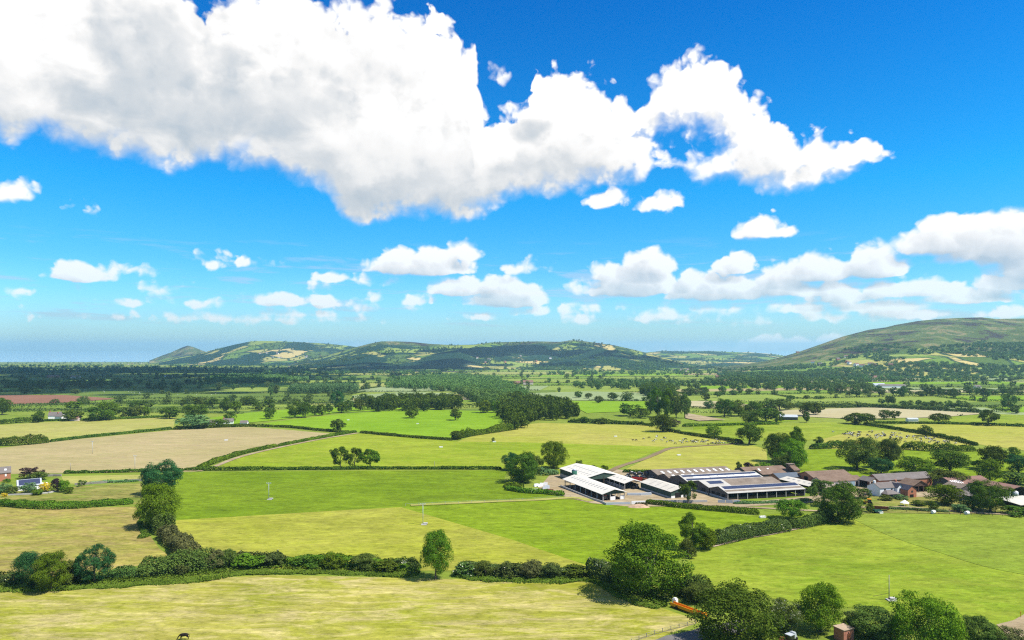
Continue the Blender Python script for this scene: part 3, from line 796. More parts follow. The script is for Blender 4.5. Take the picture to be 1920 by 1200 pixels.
hedge([(1640, 954), (1680, 955), (1730, 958), (1780, 961)], 1.2, 2.5, 'rough weeds along the house track', 'leaf_pale', lump=0.6, name='weeds', cat='weeds', kind='stuff')

# ------------------------------------------------------------------ single trees: (px, base, top, width, kind, leaves, label)
NEAR = [
 (300, 928, 865, 66, 'dome', 'leaf_blue', 'dark dense dome shaped tree, rear one of the pair left of the pole field'),
 (296, 990, 905, 72, 'dome', 'leaf_bright', 'bright green rounded tree, front one of the pair left of the pole field'),
 (62, 1100, 1033, 62, 'dome', 'leaf_blue', 'bluish dark half of the two-toned clump in the bottom left hedge'),
 (96, 1108, 1036, 62, 'dome', 'leaf_mid', 'lighter green half of the two-toned clump in the bottom left hedge'),
 (177, 1092, 1024, 62, 'cone', 'leaf_blue', 'dense conical dark tree in the bottom left hedge'),
 (130, 1095, 1052, 44, 'bush', 'leaf_olive', 'olive bush between the clump and the conical tree'),
 (817, 1086, 996, 56, 'oak', 'leaf_mid', 'ragged tall tree standing in the gap of the long hedge'),
 (1218, 1117, 983, 148, 'skirt', 'leaf_mid', 'biggest oak standing at the right end of the blossoming hedge'),
 (1298, 1030, 962, 56, 'tall', 'leaf_mid', 'upright dense tree at the left end of the footpath hedge'),
 (1322, 1030, 988, 42, 'dome', 'leaf_mid', 'smaller rounded tree leaning against the upright dense tree'),
 (1290, 1046, 1010, 34, 'bush', 'leaf_olive', 'olive bush below the upright dense tree'),
 (1572, 978, 905, 80, 'skirt', 'leaf_dark', 'large spreading tree at the end of the footpath hedge, before the white house'),
 (1545, 946, 900, 56, 'gappy', 'leaf_olive', 'loose tree partly hidden behind the large spreading tree'),
 (1485, 974, 937, 58, 'oak', 'leaf_mid', 'small round oak alone in the paddock below the solar roofed barns'),
 (1290, 943, 902, 36, 'gappy', 'leaf_dark', 'small tree with a bare trunk in front of the green walled shed'),
 (978, 904, 848, 60, 'skirt', 'leaf_dark', 'front tree of the pair left of the white roofed sheds'),
 (1000, 896, 854, 44, 'gappy', 'leaf_olive', 'sparse yellowish tree behind the front tree of the pair'),
 (956, 882, 849, 34, 'dome', 'leaf_blue', 'bluish rounded tree behind the straight hedge, left of the pair'),
 (1038, 879, 828, 48, 'skirt', 'leaf_mid', 'tall lone oak on the lime field behind the white sheds'),
 (638, 878, 837, 34, 'gappy', 'leaf_dark', 'left tree of the three thin trees on the straight hedge'),
 (665, 879, 840, 30, 'gappy', 'leaf_dark', 'middle tree of the three thin trees on the straight hedge'),
 (694, 878, 842, 38, 'gappy', 'leaf_mid', 'right tree of the three thin trees on the straight hedge'),
 (1385, 1225, 1103, 166, 'skirt', 'leaf_dark', 'huge dark oak at the bottom edge by the road'),
 (1306, 1128, 1090, 56, 'bush', 'leaf_olive', 'brown green bush above the orange trailer'),
 (1472, 1188, 1128, 62, 'dome', 'leaf_elder', 'cream flowering elder between the huge dark oak and the bright egg shaped tree'),
 (1538, 1184, 1093, 78, 'dome', 'leaf_bright', 'bright egg shaped dense tree above the brick shed'),
 (1640, 1200, 1142, 92, 'bush', 'leaf_olive', 'wide dark bush right of the brick shed'),
 (1600, 1180, 1148, 40, 'bush', 'leaf_hawthorn', 'hawthorn bush directly behind the brick shed'),
 (1732, 1225, 1117, 112, 'skirt', 'leaf_bright', 'bright green ash in the bottom right hedge'),
 (1790, 1225, 1160, 46, 'dome', 'leaf_bright', 'small bright green sapling crown against the bright green ash'),
 (1836, 1222, 1158, 66, 'bush', 'leaf_olive', 'brownish bush right of the bright green ash'),
 (1892, 1226, 1178, 66, 'bush', 'leaf_brown', 'brown bush at the bottom right corner'),
 (1540, 1235, 1205, 60, 'bush', 'leaf_mid', 'low green bush cut by the bottom edge'),
 (1607, 881, 821, 72, 'oak', 'leaf_olive', 'broad oak on the green field behind the brick barn'),
 (1668, 878, 822, 46, 'oak', 'leaf_olive', 'upright oak right of the broad oak behind the brick barn'),
 (1652, 889, 857, 40, 'dome', 'leaf_blue', 'dense bluish small tree behind the long brick range'),
 (1716, 889, 856, 60, 'dome', 'leaf_mid', 'low rounded tree behind the slate roof of the brick range'),
 (1781, 886, 845, 66, 'oak', 'leaf_dark', 'dark wide oak right of the low rounded tree'),
 (1776, 912, 882, 68, 'oak', 'leaf_olive', 'spreading tree rising over the end of the brick range'),
 (1772, 947, 908, 60, 'dome', 'leaf_mid', 'bright rounded tree in the garden right of the open barn'),
 (1862, 882, 836, 54, 'oak', 'leaf_dark', 'tall dark oak on the right part of the green field'),
 (1855, 903, 861, 44, 'dome', 'leaf_mid', 'lighter rounded tree in front of the tall dark oak'),
 (1830, 878, 862, 22, 'gappy', 'leaf_mid', 'small thin tree left of the tall dark oak'),
 (1910, 888, 852, 52, 'oak', 'leaf_blue', 'dark oak at the right edge of the green field'),
 (1903, 908, 886, 54, 'dome', 'leaf_olive', 'grey green rounded tree behind the red brown roof at right'),
 (1857, 960, 904, 66, 'oak', 'leaf_dark', 'large dark tree in front of the right hand sheds'),
 (1825, 956, 930, 46, 'dome', 'leaf_olive', 'yellowish shrub tree below the slate hipped roof'),
 (1750, 958, 940, 20, 'dome', 'leaf_dark', 'small dark green bush on the garden track'),
 (1725, 948, 938, 26, 'bush', 'leaf_dark', 'low dark shrub on the lawn right of the white house'),
 (1800, 960, 945, 30, 'bush', 'leaf_pale', 'pale shrub along the fence at right'),
 (1905, 966, 950, 52, 'bush', 'leaf_dark', 'dark bush below the pale flat roof at the right edge'),
 (1690, 936, 928, 26, 'bush', 'leaf_pale', 'pale green shrub at the foot of the white house'),
 (1660, 938, 928, 24, 'bush', 'leaf_olive', 'olive shrub before the conservatory'),
 (1620, 935, 915, 28, 'dome', 'leaf_olive', 'yellow green small tree left of the white house'),
 (1632, 961, 944, 16, 'dome', 'leaf_mid', 'narrow green bush beside the rusty flatbed'),
 (1405, 833, 795, 52, 'oak', 'leaf_dark', 'broad oak right of the left herd'),
 (1339, 820, 799, 30, 'dome', 'leaf_mid', 'round bushy tree on the hedge above the left herd'),
 (1490, 872, 800, 40, 'tall', 'leaf_mid', 'tallest tree of the clump behind the barns'),
 (1458, 866, 812, 46, 'oak', 'leaf_dark', 'left dark tree of the clump behind the barns'),
 (1482, 880, 824, 56, 'skirt', 'leaf_bright', 'front bright tree of the clump behind the barns'),
 (1466, 882, 852, 34, 'dome', 'leaf_olive', 'yellowish low tree at the foot of the clump behind the barns'),
 (1385, 886, 865, 12, 'poplar', 'leaf_olive', 'narrow upright tree beside the brown double roof'),
 (1404, 882, 867, 20, 'dome', 'leaf_purple', 'dark purple small tree behind the brown double roof'),
 (1428, 882, 866, 36, 'bush', 'leaf_mid', 'light green bush right of the purple small tree'),
 (1242, 810, 776, 46, 'dome', 'leaf_dark', 'dark round tree at the right end of the yellow green field'),
 (1265, 800, 786, 24, 'dome', 'leaf_copper', 'brownish small tree beside the dark round tree'),
 (1086, 882, 863, 16, 'dome', 'leaf_olive', 'small leaning tree behind the ridge of the largest shed'),
 (1110, 886, 872, 20, 'dome', 'leaf_olive', 'low bushy tree behind the largest shed'),
 (1133, 887, 872, 14, 'dome', 'leaf_dark', 'darker low tree at the right behind the largest shed'),
 (1735, 818, 797, 26, 'oak', 'leaf_dark', 'lone small oak on the slanting hedge by the large herd'),
 (1760, 794, 775, 36, 'oak', 'leaf_dark', 'lone wide oak on the thin hedge of the yellow field'),
 (1854, 798, 768, 36, 'gappy', 'leaf_dark', 'loose tall tree at the right of the thin hedge'),
 (1902, 858, 838, 20, 'dome', 'leaf_mid', 'small round tree on the yellow field at right'),
 (1534, 833, 818, 18, 'bush', 'leaf_dark', 'dark bush left of the large herd'),
 (1604, 795, 774, 44, 'dome', 'leaf_dark', 'dark clump at the lower edge of the straw field'),
 (1625, 797, 775, 34, 'oak', 'leaf_dark', 'dark tree right of the dark clump at the straw field'),
 (1659, 787, 768, 22, 'dome', 'leaf_dark', 'left tree of the two small trees on the straw field edge'),
 (1678, 787, 769, 18, 'gappy', 'leaf_dark', 'right tree of the two small trees on the straw field edge'),
 (57, 897, 876, 38, 'gappy', 'leaf_copper', 'copper leaved tree behind the bungalow with the dark roof'),
 (72, 900, 884, 30, 'dome', 'leaf_olive', 'olive tree right behind the bungalow'),
 (53, 925, 905, 28, 'dome', 'leaf_pale', 'round green garden tree in front of the bungalow'),
 (86, 922, 905, 22, 'dome', 'leaf_gold', 'golden yellow garden tree right of the bungalow'),
 (107, 922, 897, 20, 'dome', 'leaf_purple', 'dark purple garden tree beside the golden tree'),
 (120, 923, 900, 18, 'dome', 'leaf_bright', 'bright green tree right of the purple garden tree'),
 (130, 925, 913, 16, 'bush', 'leaf_mid', 'green shrub at the right end of the garden'),
 (8, 925, 906, 24, 'dome', 'leaf_pale', 'pale tree in front of the brick house at the left edge'),
 (22, 926, 912, 26, 'bush', 'leaf_olive', 'grey olive shrub left of the bungalow'),
 (8, 932, 924, 10, 'bush', 'leaf_gold', 'small golden shrub at the left frame edge'),
 (68, 928, 917, 20, 'bush', 'leaf_mid', 'green shrub in front of the bungalow gable'),
 (153, 912, 900, 16, 'gappy', 'leaf_olive', 'thin sapling on the pasture right of the garden'),
 (14, 904, 897, 14, 'bush', 'leaf_mid', 'green bush at the foot of the brick house'),
 (773, 784, 763, 26, 'oak', 'leaf_dark', 'left one of two lone oaks on the vivid green field'),
 (854, 788, 767, 24, 'oak', 'leaf_dark', 'right one of two lone oaks on the vivid green field'),
 (632, 809, 786, 34, 'oak', 'leaf_dark', 'lone oak at the tip of the tan field'),
 (925, 828, 820, 7, 'dome', 'leaf_olive', 'tiny tree by the trough on the yellow green field'),
 (907, 774, 750, 28, 'dome', 'leaf_mid', 'round tree beside the central wood, left'),
 (930, 774, 752, 20, 'dome', 'leaf_mid', 'round tree beside the central wood, right'),
 (857, 824, 808, 26, 'dome', 'leaf_dark', 'dark bush tree at the lower end of the grey green hedge'),
 (505, 786, 764, 22, 'dome', 'leaf_dark', 'tree standing on the lane hedge above the tan field'),
 (553, 783, 752, 30, 'oak', 'leaf_dark', 'largest tree of the row along the vivid field, left end'),
 (572, 783, 754, 26, 'oak', 'leaf_dark', 'second tree of the row along the vivid field'),
 (590, 779, 760, 20, 'dome', 'leaf_dark', 'third tree of the row along the vivid field'),
 (603, 779, 758, 18, 'dome', 'leaf_dark', 'fourth tree of the row along the vivid field'),
 (617, 776, 757, 16, 'gappy', 'leaf_dark', 'thin fifth tree of the row along the vivid field'),
 (640, 774, 752, 22, 'oak', 'leaf_dark', 'sixth tree of the row along the vivid field'),
 (654, 772, 750, 18, 'dome', 'leaf_dark', 'seventh tree of the row along the vivid field'),
 (676, 770, 748, 26, 'oak', 'leaf_dark', 'right end tree of the row along the vivid field'),
 (696, 768, 754, 22, 'dome', 'leaf_dark', 'low round tree right of the row along the vivid field'),
 (633, 762, 733, 26, 'cone', 'leaf_blue', 'dark pointed tree below the poplar plantation'),
 (424, 773, 745, 22, 'tall', 'leaf_dark', 'upright tree of the pair above the white cottage'),
 (441, 773, 752, 24, 'oak', 'leaf_mid', 'rounder tree of the pair above the white cottage'),
 (470, 760, 744, 26, 'oak', 'leaf_dark', 'wide dark tree on the pale strip left of the plantation'),
 (484, 770, 755, 20, 'dome', 'leaf_dark', 'small dark tree on the pale strip'),
 (505, 770, 750, 22, 'gappy', 'leaf_dark', 'forked tree on the pale strip'),
 (432, 792, 772, 24, 'dome', 'leaf_dark', 'dark tree right above the white cottage'),
 (361, 803, 778, 62, 'dome', 'leaf_pale', 'wide grey green tree mass left of the white cottage'),
 (408, 800, 786, 40, 'dome', 'leaf_dark', 'dark tree clump against the white cottage'),
 (365, 787, 758, 44, 'oak', 'leaf_dark', 'large dark tree behind the grey green tree mass'),
 (318, 785, 762, 36, 'oak', 'leaf_dark', 'spreading dark tree left of the grey green tree mass'),
 (178, 789, 763, 44, 'dome', 'leaf_dark', 'dark dense tree right of the white farmhouse barn'),
 (136, 789, 768, 34, 'dome', 'leaf_dark', 'dark round tree right of the white farmhouse'),
 (205, 783, 753, 42, 'oak', 'leaf_mid', 'broad lighter tree behind the white farmhouse barn'),
 (206, 788, 768, 24, 'dome', 'leaf_mid', 'small round tree at the hedge right of the farmhouse barn'),
 (236, 784, 762, 30, 'oak', 'leaf_olive', 'left tree of the three on the hedge right of the farmhouse'),
 (254, 784, 760, 28, 'oak', 'leaf_olive', 'middle tree of the three on the hedge right of the farmhouse'),
 (270, 782, 762, 26, 'oak', 'leaf_mid', 'right tree of the three on the hedge right of the farmhouse'),
 (72, 792, 770, 24, 'tall', 'leaf_dark', 'two tiered tree left of the white farmhouse'),
 (4, 778, 746, 32, 'oak', 'leaf_dark', 'dark tall tree at the left frame edge'),
 (140, 768, 752, 32, 'oak', 'leaf_mid', 'pale spreading tree behind the white farmhouse'),
 (252, 765, 750, 26, 'oak', 'leaf_dark', 'dark tree on the strip beyond the three hedge trees'),
 (274, 766, 752, 26, 'gappy', 'leaf_dark', 'loose tree on the strip beyond the three hedge trees'),
 (376, 762, 745, 28, 'oak', 'leaf_dark', 'dark broad tree behind the spreading dark tree'),
 (398, 764, 746, 30, 'oak', 'leaf_dark', 'dark broad tree in the middle of the left strip'),
 (342, 762, 749, 12, 'tall', 'leaf_dark', 'slim tree on the pale strip at left'),
 (1085, 746, 733, 16, 'oak', 'leaf_dark', 'first of the five field oaks on the grey green field'),
 (1103, 748, 737, 14, 'oak', 'leaf_dark', 'second of the five field oaks on the grey green field'),
 (1122, 756, 742, 17, 'oak', 'leaf_dark', 'third and nearest of the five field oaks on the grey green field'),
 (1150, 751, 736, 21, 'oak', 'leaf_dark', 'fourth and widest of the five field oaks on the grey green field'),
 (1174, 752, 743, 10, 'oak', 'leaf_dark', 'fifth and smallest of the five field oaks on the grey green field'),
 (1095, 793, 781, 22, 'dome', 'leaf_dark', 'round bush on the hedge of the yellow green field, left'),
 (1128, 795, 783, 22, 'dome', 'leaf_dark', 'round bush on the hedge of the yellow green field, right'),
 (1182, 780, 757, 40, 'oak', 'leaf_dark', 'dark tree mass left of the tall poplar group'),
 (1200, 784, 765, 34, 'dome', 'leaf_mid', 'bright green tree left of the tall poplar group'),
 (1233, 782, 726, 30, 'tall', 'leaf_mid', 'tallest poplar left in the tall poplar group'),
 (1252, 784, 728, 28, 'tall', 'leaf_mid', 'second poplar of the tall poplar group'),
 (1268, 784, 738, 20, 'poplar', 'leaf_olive', 'thin third poplar of the tall poplar group'),
 (1284, 784, 738, 22, 'poplar', 'leaf_olive', 'right hand poplar of the tall poplar group'),
 (1220, 775, 736, 28, 'tall', 'leaf_dark', 'dark tree behind the tall poplar group'),
 (1358, 782, 748, 40, 'oak', 'leaf_dark', 'left dark tree of the big clump in the right middle'),
 (1385, 780, 750, 38, 'oak', 'leaf_dark', 'middle dark tree of the big clump in the right middle'),
 (1412, 780, 752, 34, 'oak', 'leaf_dark', 'right dark tree of the big clump in the right middle'),
 (1404, 795, 768, 38, 'oak', 'leaf_dark', 'round topped tree in front of the big clump'),
 (1436, 790, 764, 40, 'oak', 'leaf_dark', 'wide front tree right of the round topped tree'),
 (1456, 792, 770, 26, 'dome', 'leaf_dark', 'small tree left of the grey barn roof'),
 (1440, 770, 747, 36, 'oak', 'leaf_olive', 'left olive tree behind the grey barn roof'),
 (1462, 770, 748, 40, 'oak', 'leaf_olive', 'broad olive tree behind the grey barn roof'),
 (1478, 768, 755, 22, 'oak', 'leaf_olive', 'small olive tree right of the broad olive tree'),
 (1512, 780, 754, 30, 'oak', 'leaf_dark', 'dark tree on the near edge of the straw field'),
 (1530, 778, 755, 28, 'oak', 'leaf_dark', 'dark wide tree on the near edge of the straw field'),
 (1512, 792, 772, 16, 'tall', 'leaf_dark', 'slim tree below the straw field'),
 (1328, 766, 750, 20, 'dome', 'leaf_pale', 'pale tree on the small straw field'),
 (1323, 751, 737, 16, 'oak', 'leaf_dark', 'small oak above the small straw field'),
 (1345, 745, 734, 16, 'oak', 'leaf_dark', 'small oak right above the small straw field'),
 (1318, 738, 726, 22, 'dome', 'leaf_dark', 'dark round tree beyond the small straw field'),
 (1294, 738, 720, 14, 'tall', 'leaf_dark', 'tall narrow tree right of the poplar group'),
 (1482, 752, 741, 16, 'oak', 'leaf_dark', 'small round tree on the flat meadows, left'),
 (1512, 748, 741, 12, 'dome', 'leaf_dark', 'small round tree on the flat meadows, middle'),
 (1535, 748, 742, 20, 'bush', 'leaf_dark', 'low wide bush on the flat meadows'),
 (1890, 768, 738, 26, 'dome', 'leaf_far', 'big dark tree at the right end of the meadows'),
 (1905, 775, 760, 22, 'dome', 'leaf_far', 'dark tree below the big dark tree at right'),
 (303, 736, 722, 10, 'oak', 'leaf_far', 'lone shaded oak on the left fields, nearer'),
 (250, 733, 724, 9, 'oak', 'leaf_far', 'lone shaded oak on the left fields, left one'),
 (288, 732, 724, 10, 'oak', 'leaf_far', 'lone shaded oak on the left fields, right one'),
 (330, 736, 724, 18, 'oak', 'leaf_far', 'shaded pair tree on the left fields'),
 (142, 739, 729, 16, 'oak', 'leaf_far', 'lone shaded oak beside the brown ploughed field'),
 (116, 736, 727, 14, 'oak', 'leaf_far', 'lone shaded oak left above the brown ploughed field'),
 (46, 739, 727, 16, 'oak', 'leaf_far', 'shaded oak behind the brown ploughed field, left'),
 (68, 739, 726, 20, 'oak', 'leaf_far', 'shaded oak behind the brown ploughed field, right'),
 (375, 729, 715, 12, 'tall', 'leaf_far', 'tall shaded trees at the right end of the left fields'),
 (438, 731, 719, 10, 'oak', 'leaf_far', 'small lone oak left of the forked tree'),
 (474, 730, 722, 10, 'oak', 'leaf_far', 'small round oak on the pale strip beyond'),
 (507, 743, 724, 12, 'tall', 'leaf_far', 'left stem of the tall pair left of the plantation'),
 (518, 739, 721, 12, 'tall', 'leaf_far', 'right stem of the tall pair left of the plantation'),
 (688, 728, 720, 9, 'oak', 'leaf_far', 'lone oak between the plantation and the central wood'),
]
for row in NEAR:
    px, base, top, w, kind, mat, lab = row
    nm, cat = ('bush', 'bush') if ('bush' in lab.split() or 'shrub' in lab) else ('tree', 'tree')
    tree(px, base, top, w, kind, mat, lab, name=nm, cat=cat)

for px, base, h, w, mat, side in [(300, 1076, 30, 40, 'leaf_olive', 0), (345, 1072, 36, 44, 'leaf_hawthorn', 0), (392, 1066, 34, 40, 'leaf_brown', 0), (425, 1062, 30, 36, 'leaf_olive', 0), (470, 1061, 28, 40, 'leaf_mid', 0), (520, 1061, 26, 36, 'leaf_hawthorn', 0), (575, 1062, 24, 40, 'leaf_dark', 0), (625, 1064, 27, 38, 'leaf_mid', 0), (680, 1066, 24, 40, 'leaf_olive', 0), (725, 1069, 26, 34, 'leaf_dark', 0),
                              (870, 1078, 26, 32, 'leaf_elder', 1), (905, 1079, 28, 36, 'leaf_olive', 1), (948, 1081, 27, 36, 'leaf_hawthorn', 1), (990, 1083, 31, 38, 'leaf_brown', 1), (1030, 1083, 29, 36, 'leaf_hawthorn', 1), (1072, 1082, 26, 34, 'leaf_dark', 1)]:
    tree(px + random.uniform(-8, 8), base, base - h * random.uniform(0.8, 1.1), w * random.uniform(1.0, 1.6), 'bush', mat, ['one of the bushes grown together in the hedge left of the ragged tall tree', 'one of the bushes grown together in the hedge between ragged tree and big oak'][side], ['bushes of the long left hedge', 'bushes of the blossoming hedge'][side], 'bush', 'bush')
# further trees one can tell apart, row by row: (label, group, leaves, [(px, base, height m, width m)...])
def tree_rows():
    rows = [
     ('one of the trees strung along the bushy strip on the right meadows', 'trees of the bushy strip', 'leaf_far', [(1650 + 14 * i + random.uniform(-4, 4), 757 + 0.9 * i + random.uniform(-2, 2), random.uniform(6, 14), random.uniform(8, 14)) for i in range(13)]),
     ('one of the dark trees in the hedge line above the right meadows', 'trees of the far right hedge line', 'leaf_far', [(1580 + 13 * i + random.uniform(-5, 5), 742 + random.uniform(-3, 2), random.uniform(10, 18), random.uniform(12, 22)) for i in range(26)]),
     ('one of the trees scattered on the meadows beyond the big clump', 'trees on the meadows', 'leaf_far', [(1300 + random.uniform(0, 260), random.uniform(728, 741), random.uniform(8, 15), random.uniform(10, 18)) for i in range(16)]),
     ('one of the dark trees in the line beyond the ploughed field', 'trees beyond the ploughed field', 'leaf_far', [(10 + 11 * i + random.uniform(-5, 5), 727 + random.uniform(-4, 3), random.uniform(13, 19), random.uniform(14, 22)) for i in range(22)]),
     ('one of the trees lining the pale strips left of the plantation', 'trees of the pale strips', 'leaf_far', [(260 + 15 * i + random.uniform(-6, 6), 724 + random.uniform(-5, 5), random.uniform(10, 16), random.uniform(10, 18)) for i in range(18)]),
    ]
    for lab, grp, mat, L in rows:
        for (px, base, h, w) in L:
            Y = H * F / (base - VAN); k = Y / F
            tree(px, base, base - h / k, w / k, random.choice(['oak', 'oak', 'dome', 'tall']), mat, lab, grp)
tree_rows()

# ------------------------------------------------------------------ woods and distant tree cover
W = []
scatter('woodland', wood_points([(725, 728), (760, 712), (860, 706), (930, 712), (985, 740), (990, 752), (920, 752), (860, 737), (800, 731)], 17, 11, 17, 0.85), 'leaf_wood', 'central broadleaf wood seen as one mass behind the vivid field', 'wood')
scatter('woodland', wood_points([(690, 762), (760, 755), (860, 757), (868, 767), (800, 771), (700, 772)], 15, 13, 19, 0.8), 'leaf_dark', 'dark belt of trees along the top of the vivid field', 'wood')
scatter('woodland', wood_points([(935, 775), (950, 755), (1010, 758), (1060, 768), (1090, 780), (1075, 788), (1010, 790), (1000, 800), (965, 806), (945, 795)], 12.5, 13, 21, 0.7), 'leaf_dark', 'dark mixed wood with pointed tops between the vivid and the yellow green field', 'wood')
scatter('woodland', wood_points([(860, 740), (930, 745), (975, 752), (950, 770), (935, 772), (880, 752)], 15, 14, 19, 0.8), 'leaf_wood', 'light green trees joining the central wood and the dark mixed wood', 'wood')
scatter('woodland', wood_points([(538, 740), (560, 733), (672, 730), (668, 737)], 13, 17, 20, 0.55, 0.15), 'leaf_pale', 'poplar plantation of even height left of the central wood', 'wood')
scatter('woodland', wood_points([(385, 716), (420, 707), (520, 706), (580, 716), (500, 719)], 24, 13, 18, 0.9), 'leaf_wood', 'bushy wood behind the pale strips at left', 'wood')
scatter('woodland', wood_points([(1200, 742), (1215, 730), (1260, 730), (1262, 745)], 14, 14, 20, 0.8), 'leaf_dark', 'small dark wood behind the tall poplar group', 'wood')
scatter('woodland', wood_points([(1290, 722), (1350, 712), (1500, 712), (1600, 722), (1640, 734), (1500, 734), (1400, 730)], 34, 11, 17, 1.0), 'leaf_far', 'long belt of willows across the right middle distance', 'wood')
scatter('woodland', wood_points([(1060, 726), (1120, 718), (1260, 716), (1300, 724), (1220, 732), (1120, 731)], 34, 11, 17, 1.0), 'leaf_far', 'scrubby tree belt beyond the five field oaks', 'wood')
def far_cover():
    near = []; mid = []
    # trees along the far hedges
    for (a, b) in far_edges:
        L = math.hypot(b[0] - a[0], b[1] - a[1])
        s = 0.0
        cx = 0.5 * (a[0] + b[0]); cy = 0.5 * (a[1] + b[1])
        px = 960 + cx * F / cy
        while s < L:
            u = s / L; x = a[0] + (b[0] - a[0]) * u; y = a[1] + (b[1] - a[1]) * u
            pr = 0.42
            if px < 560 and y > 3000: pr = 0.8
            if y > 1000 and random.random() < pr and not in_near(x, y):
                h = random.uniform(6, 16); near.append((x, y + random.uniform(-4, 4), gz(y), h, h * random.uniform(0.8, 1.4)))
            s += random.uniform(18, 44)
    # open woods and clumps further away
    for k in range(4600):
        y = random.uniform(1900, 6400) if random.random() < 0.75 else random.uniform(5200, 12500)
        px = random.uniform(-120, 2050); x = (px - 960) * y / F
        d = float(fbm(x / 420 + 4, y / 420, 3))
        thr = 0.50
        if px < 640: thr = 0.43 if y > 3100 else 0.55
        if y > 4500: thr = 0.42
        if d > thr:
            h = random.uniform(9, 18); mid.append((x, y, gz(y), h, h * random.uniform(0.9, 1.5)))
    scatter('far_trees', near, 'leaf_far', 'scattered hedgerow trees of the far valley', 'trees')
    scatter('far_trees', mid, 'leaf_far', 'distant clumps of trees spread over the valley', 'trees')
    # trees on the hills
    for hl, n, t1, hmx, lab in [(hE, 2600, 0.46, 14, 'trees on the lower slopes of the right hill'), (hC, 1500, 0.9, 15, 'trees on the middle hills'), (hG, 900, 0.95, 14, 'trees on the front spur of the middle hills'), (hB, 600, 0.9, 16, 'trees on the left wooded hill'), (hD, 500, 0.9, 15, 'trees on the ridge in the gap')]:
        pts = []
        us = np.random.default_rng(int(hl.yr)).uniform(0, 1, (n * 3, 2))
        for a, b in us:
            y = hl.yf + (hl.yr - hl.yf) * b * min(1.0, t1 * 1.15); px = hl.u0 + 20 + (min(hl.u1, 2050) - hl.u0 - 40) * a
            x = (px - 960) * y / F
            t = (y - hl.yf) / (hl.yr - hl.yf)
            d = float(fbm(x / 260 + 2, y / 260 + hl.seed, 4))
            if d + 0.10 * (1 - t / t1) > 0.50:
                z = float(hl.z(x, y)); h = random.uniform(7, hmx)
                pts.append((x, y, z, h, h * random.uniform(1.0, 1.6)))
            if len(pts) >= n: break
        scatter('hill_trees', pts, 'leaf_far', lab, 'trees')
far_cover()
# far hedges, one network
def far_hedges():
    V = []; Q = []; T = []; base = 0
    r = np.random.default_rng(5)
    for (a, b) in far_edges:
        a = np.array(a); b = np.array(b); L = np.linalg.norm(b - a)
        y = 0.5 * (a[1] + b[1])
        if y > 4200: continue
        n = int(L * (4.0 if y < 1600 else (2.0 if y < 2600 else 1.0)))
        sz = 1.5 if y < 1600 else (2.2 if y < 2600 else 3.2)
        u = r.random(n)
        lm = 0.6 + 0.7 * fbm(u * L / 30 + a[0], np.full(n, a[1] / 50), 3)
        p = a + (b - a) * u[:, None] + r.normal(0, 0.9, (n, 2))
        keep = np.array([y > 1500 or not in_near(*pp) for pp in p]); 
        if not keep.any(): continue
        p = p[keep]; lm = lm[keep]; n = len(p)
        z = gz(p[:, 1]) + r.uniform(0.2, 3.2, n) * lm
        nr = unit(r.normal(size=(n, 3)) + np.array([0, -0.3, 0.6]))
        v, q = leaf_quads(np.column_stack([p, z]), nr, sz * r.uniform(0.6, 1.2, n), r)
        V.append(v); Q.append(q + base); base += len(v); T.append(np.clip(r.normal(0.35, 0.25, n), 0, 1))
    me = mesh_np('far_hedges', np.concatenate(V), np.concatenate(Q), MAT['leaf_far'], {'tint': np.concatenate(T)})
    tag(link('far_hedges', me), 'network of low hedges between the far valley fields', 'hedges', None, 'stuff')
far_hedges()
# ------------------------------------------------------------------ building surfaces
def sheet_mat(name, c, dirt, pitch=0.33, rough=0.75, amt=0.35, spec=0.08):
    """corrugated sheet: dirt stains along the fall, sheet joints"""
    m, t = new_mat(name)
    pos = t.n('ShaderNodeNewGeometry').outputs['Position']
    n1 = t.noise(t.mapv(pos, scale=(0.5, 0.5, 1.0)), 0.5, 6, 0.65); n2 = t.noise(pos, 2.4, 4, 0.6)
    f = t.m('ADD', t.m('MULTIPLY', n1.outputs[0], 0.6), t.m('MULTIPLY', n2.outputs[0], 0.4))
    col = t.mix(t.m('MULTIPLY', t.rng(f, 0.38, 0.66), amt * 2, clamp=True), c, dirt)
    finish(t, principled(t, col, rough, spec)); MAT[name] = m
sheet_mat('white_sheet', (0.56, 0.52, 0.455), (0.44, 0.42, 0.38), amt=0.3)
sheet_mat('cream_sheet', (0.52, 0.48, 0.41), (0.38, 0.34, 0.28), amt=0.35)
sheet_mat('grey_sheet', (0.34, 0.315, 0.28), (0.24, 0.22, 0.195), amt=0.45)
sheet_mat('old_sheet', (0.44, 0.415, 0.37), (0.30, 0.28, 0.25), amt=0.5)
sheet_mat('green_sheet', (0.045, 0.075, 0.055), (0.06, 0.09, 0.07))
sheet_mat('grey_boards', (0.12, 0.105, 0.095), (0.07, 0.06, 0.055))
sheet_mat('asbestos', (0.23, 0.185, 0.145), (0.12, 0.092, 0.07), amt=0.5)
sheet_mat('brown_roof', (0.21, 0.145, 0.105), (0.12, 0.078, 0.055), amt=0.5)
sheet_mat('red_roof', (0.24, 0.13, 0.10), (0.16, 0.10, 0.08), amt=0.5)
sheet_mat('slate', (0.18, 0.155, 0.145), (0.12, 0.10, 0.085), amt=0.45)
sheet_mat('blue_slate', (0.105, 0.125, 0.15), (0.08, 0.09, 0.11), amt=0.3)
sheet_mat('dark_slate', (0.055, 0.055, 0.075), (0.04, 0.04, 0.05), amt=0.3)
sheet_mat('brick', (0.46, 0.185, 0.105), (0.33, 0.14, 0.085), amt=0.4)
sheet_mat('pink_render', (0.66, 0.54, 0.47), (0.44, 0.36, 0.32), amt=0.3)
sheet_mat('ochre_render', (0.33, 0.24, 0.14), (0.26, 0.18, 0.11), amt=0.3)
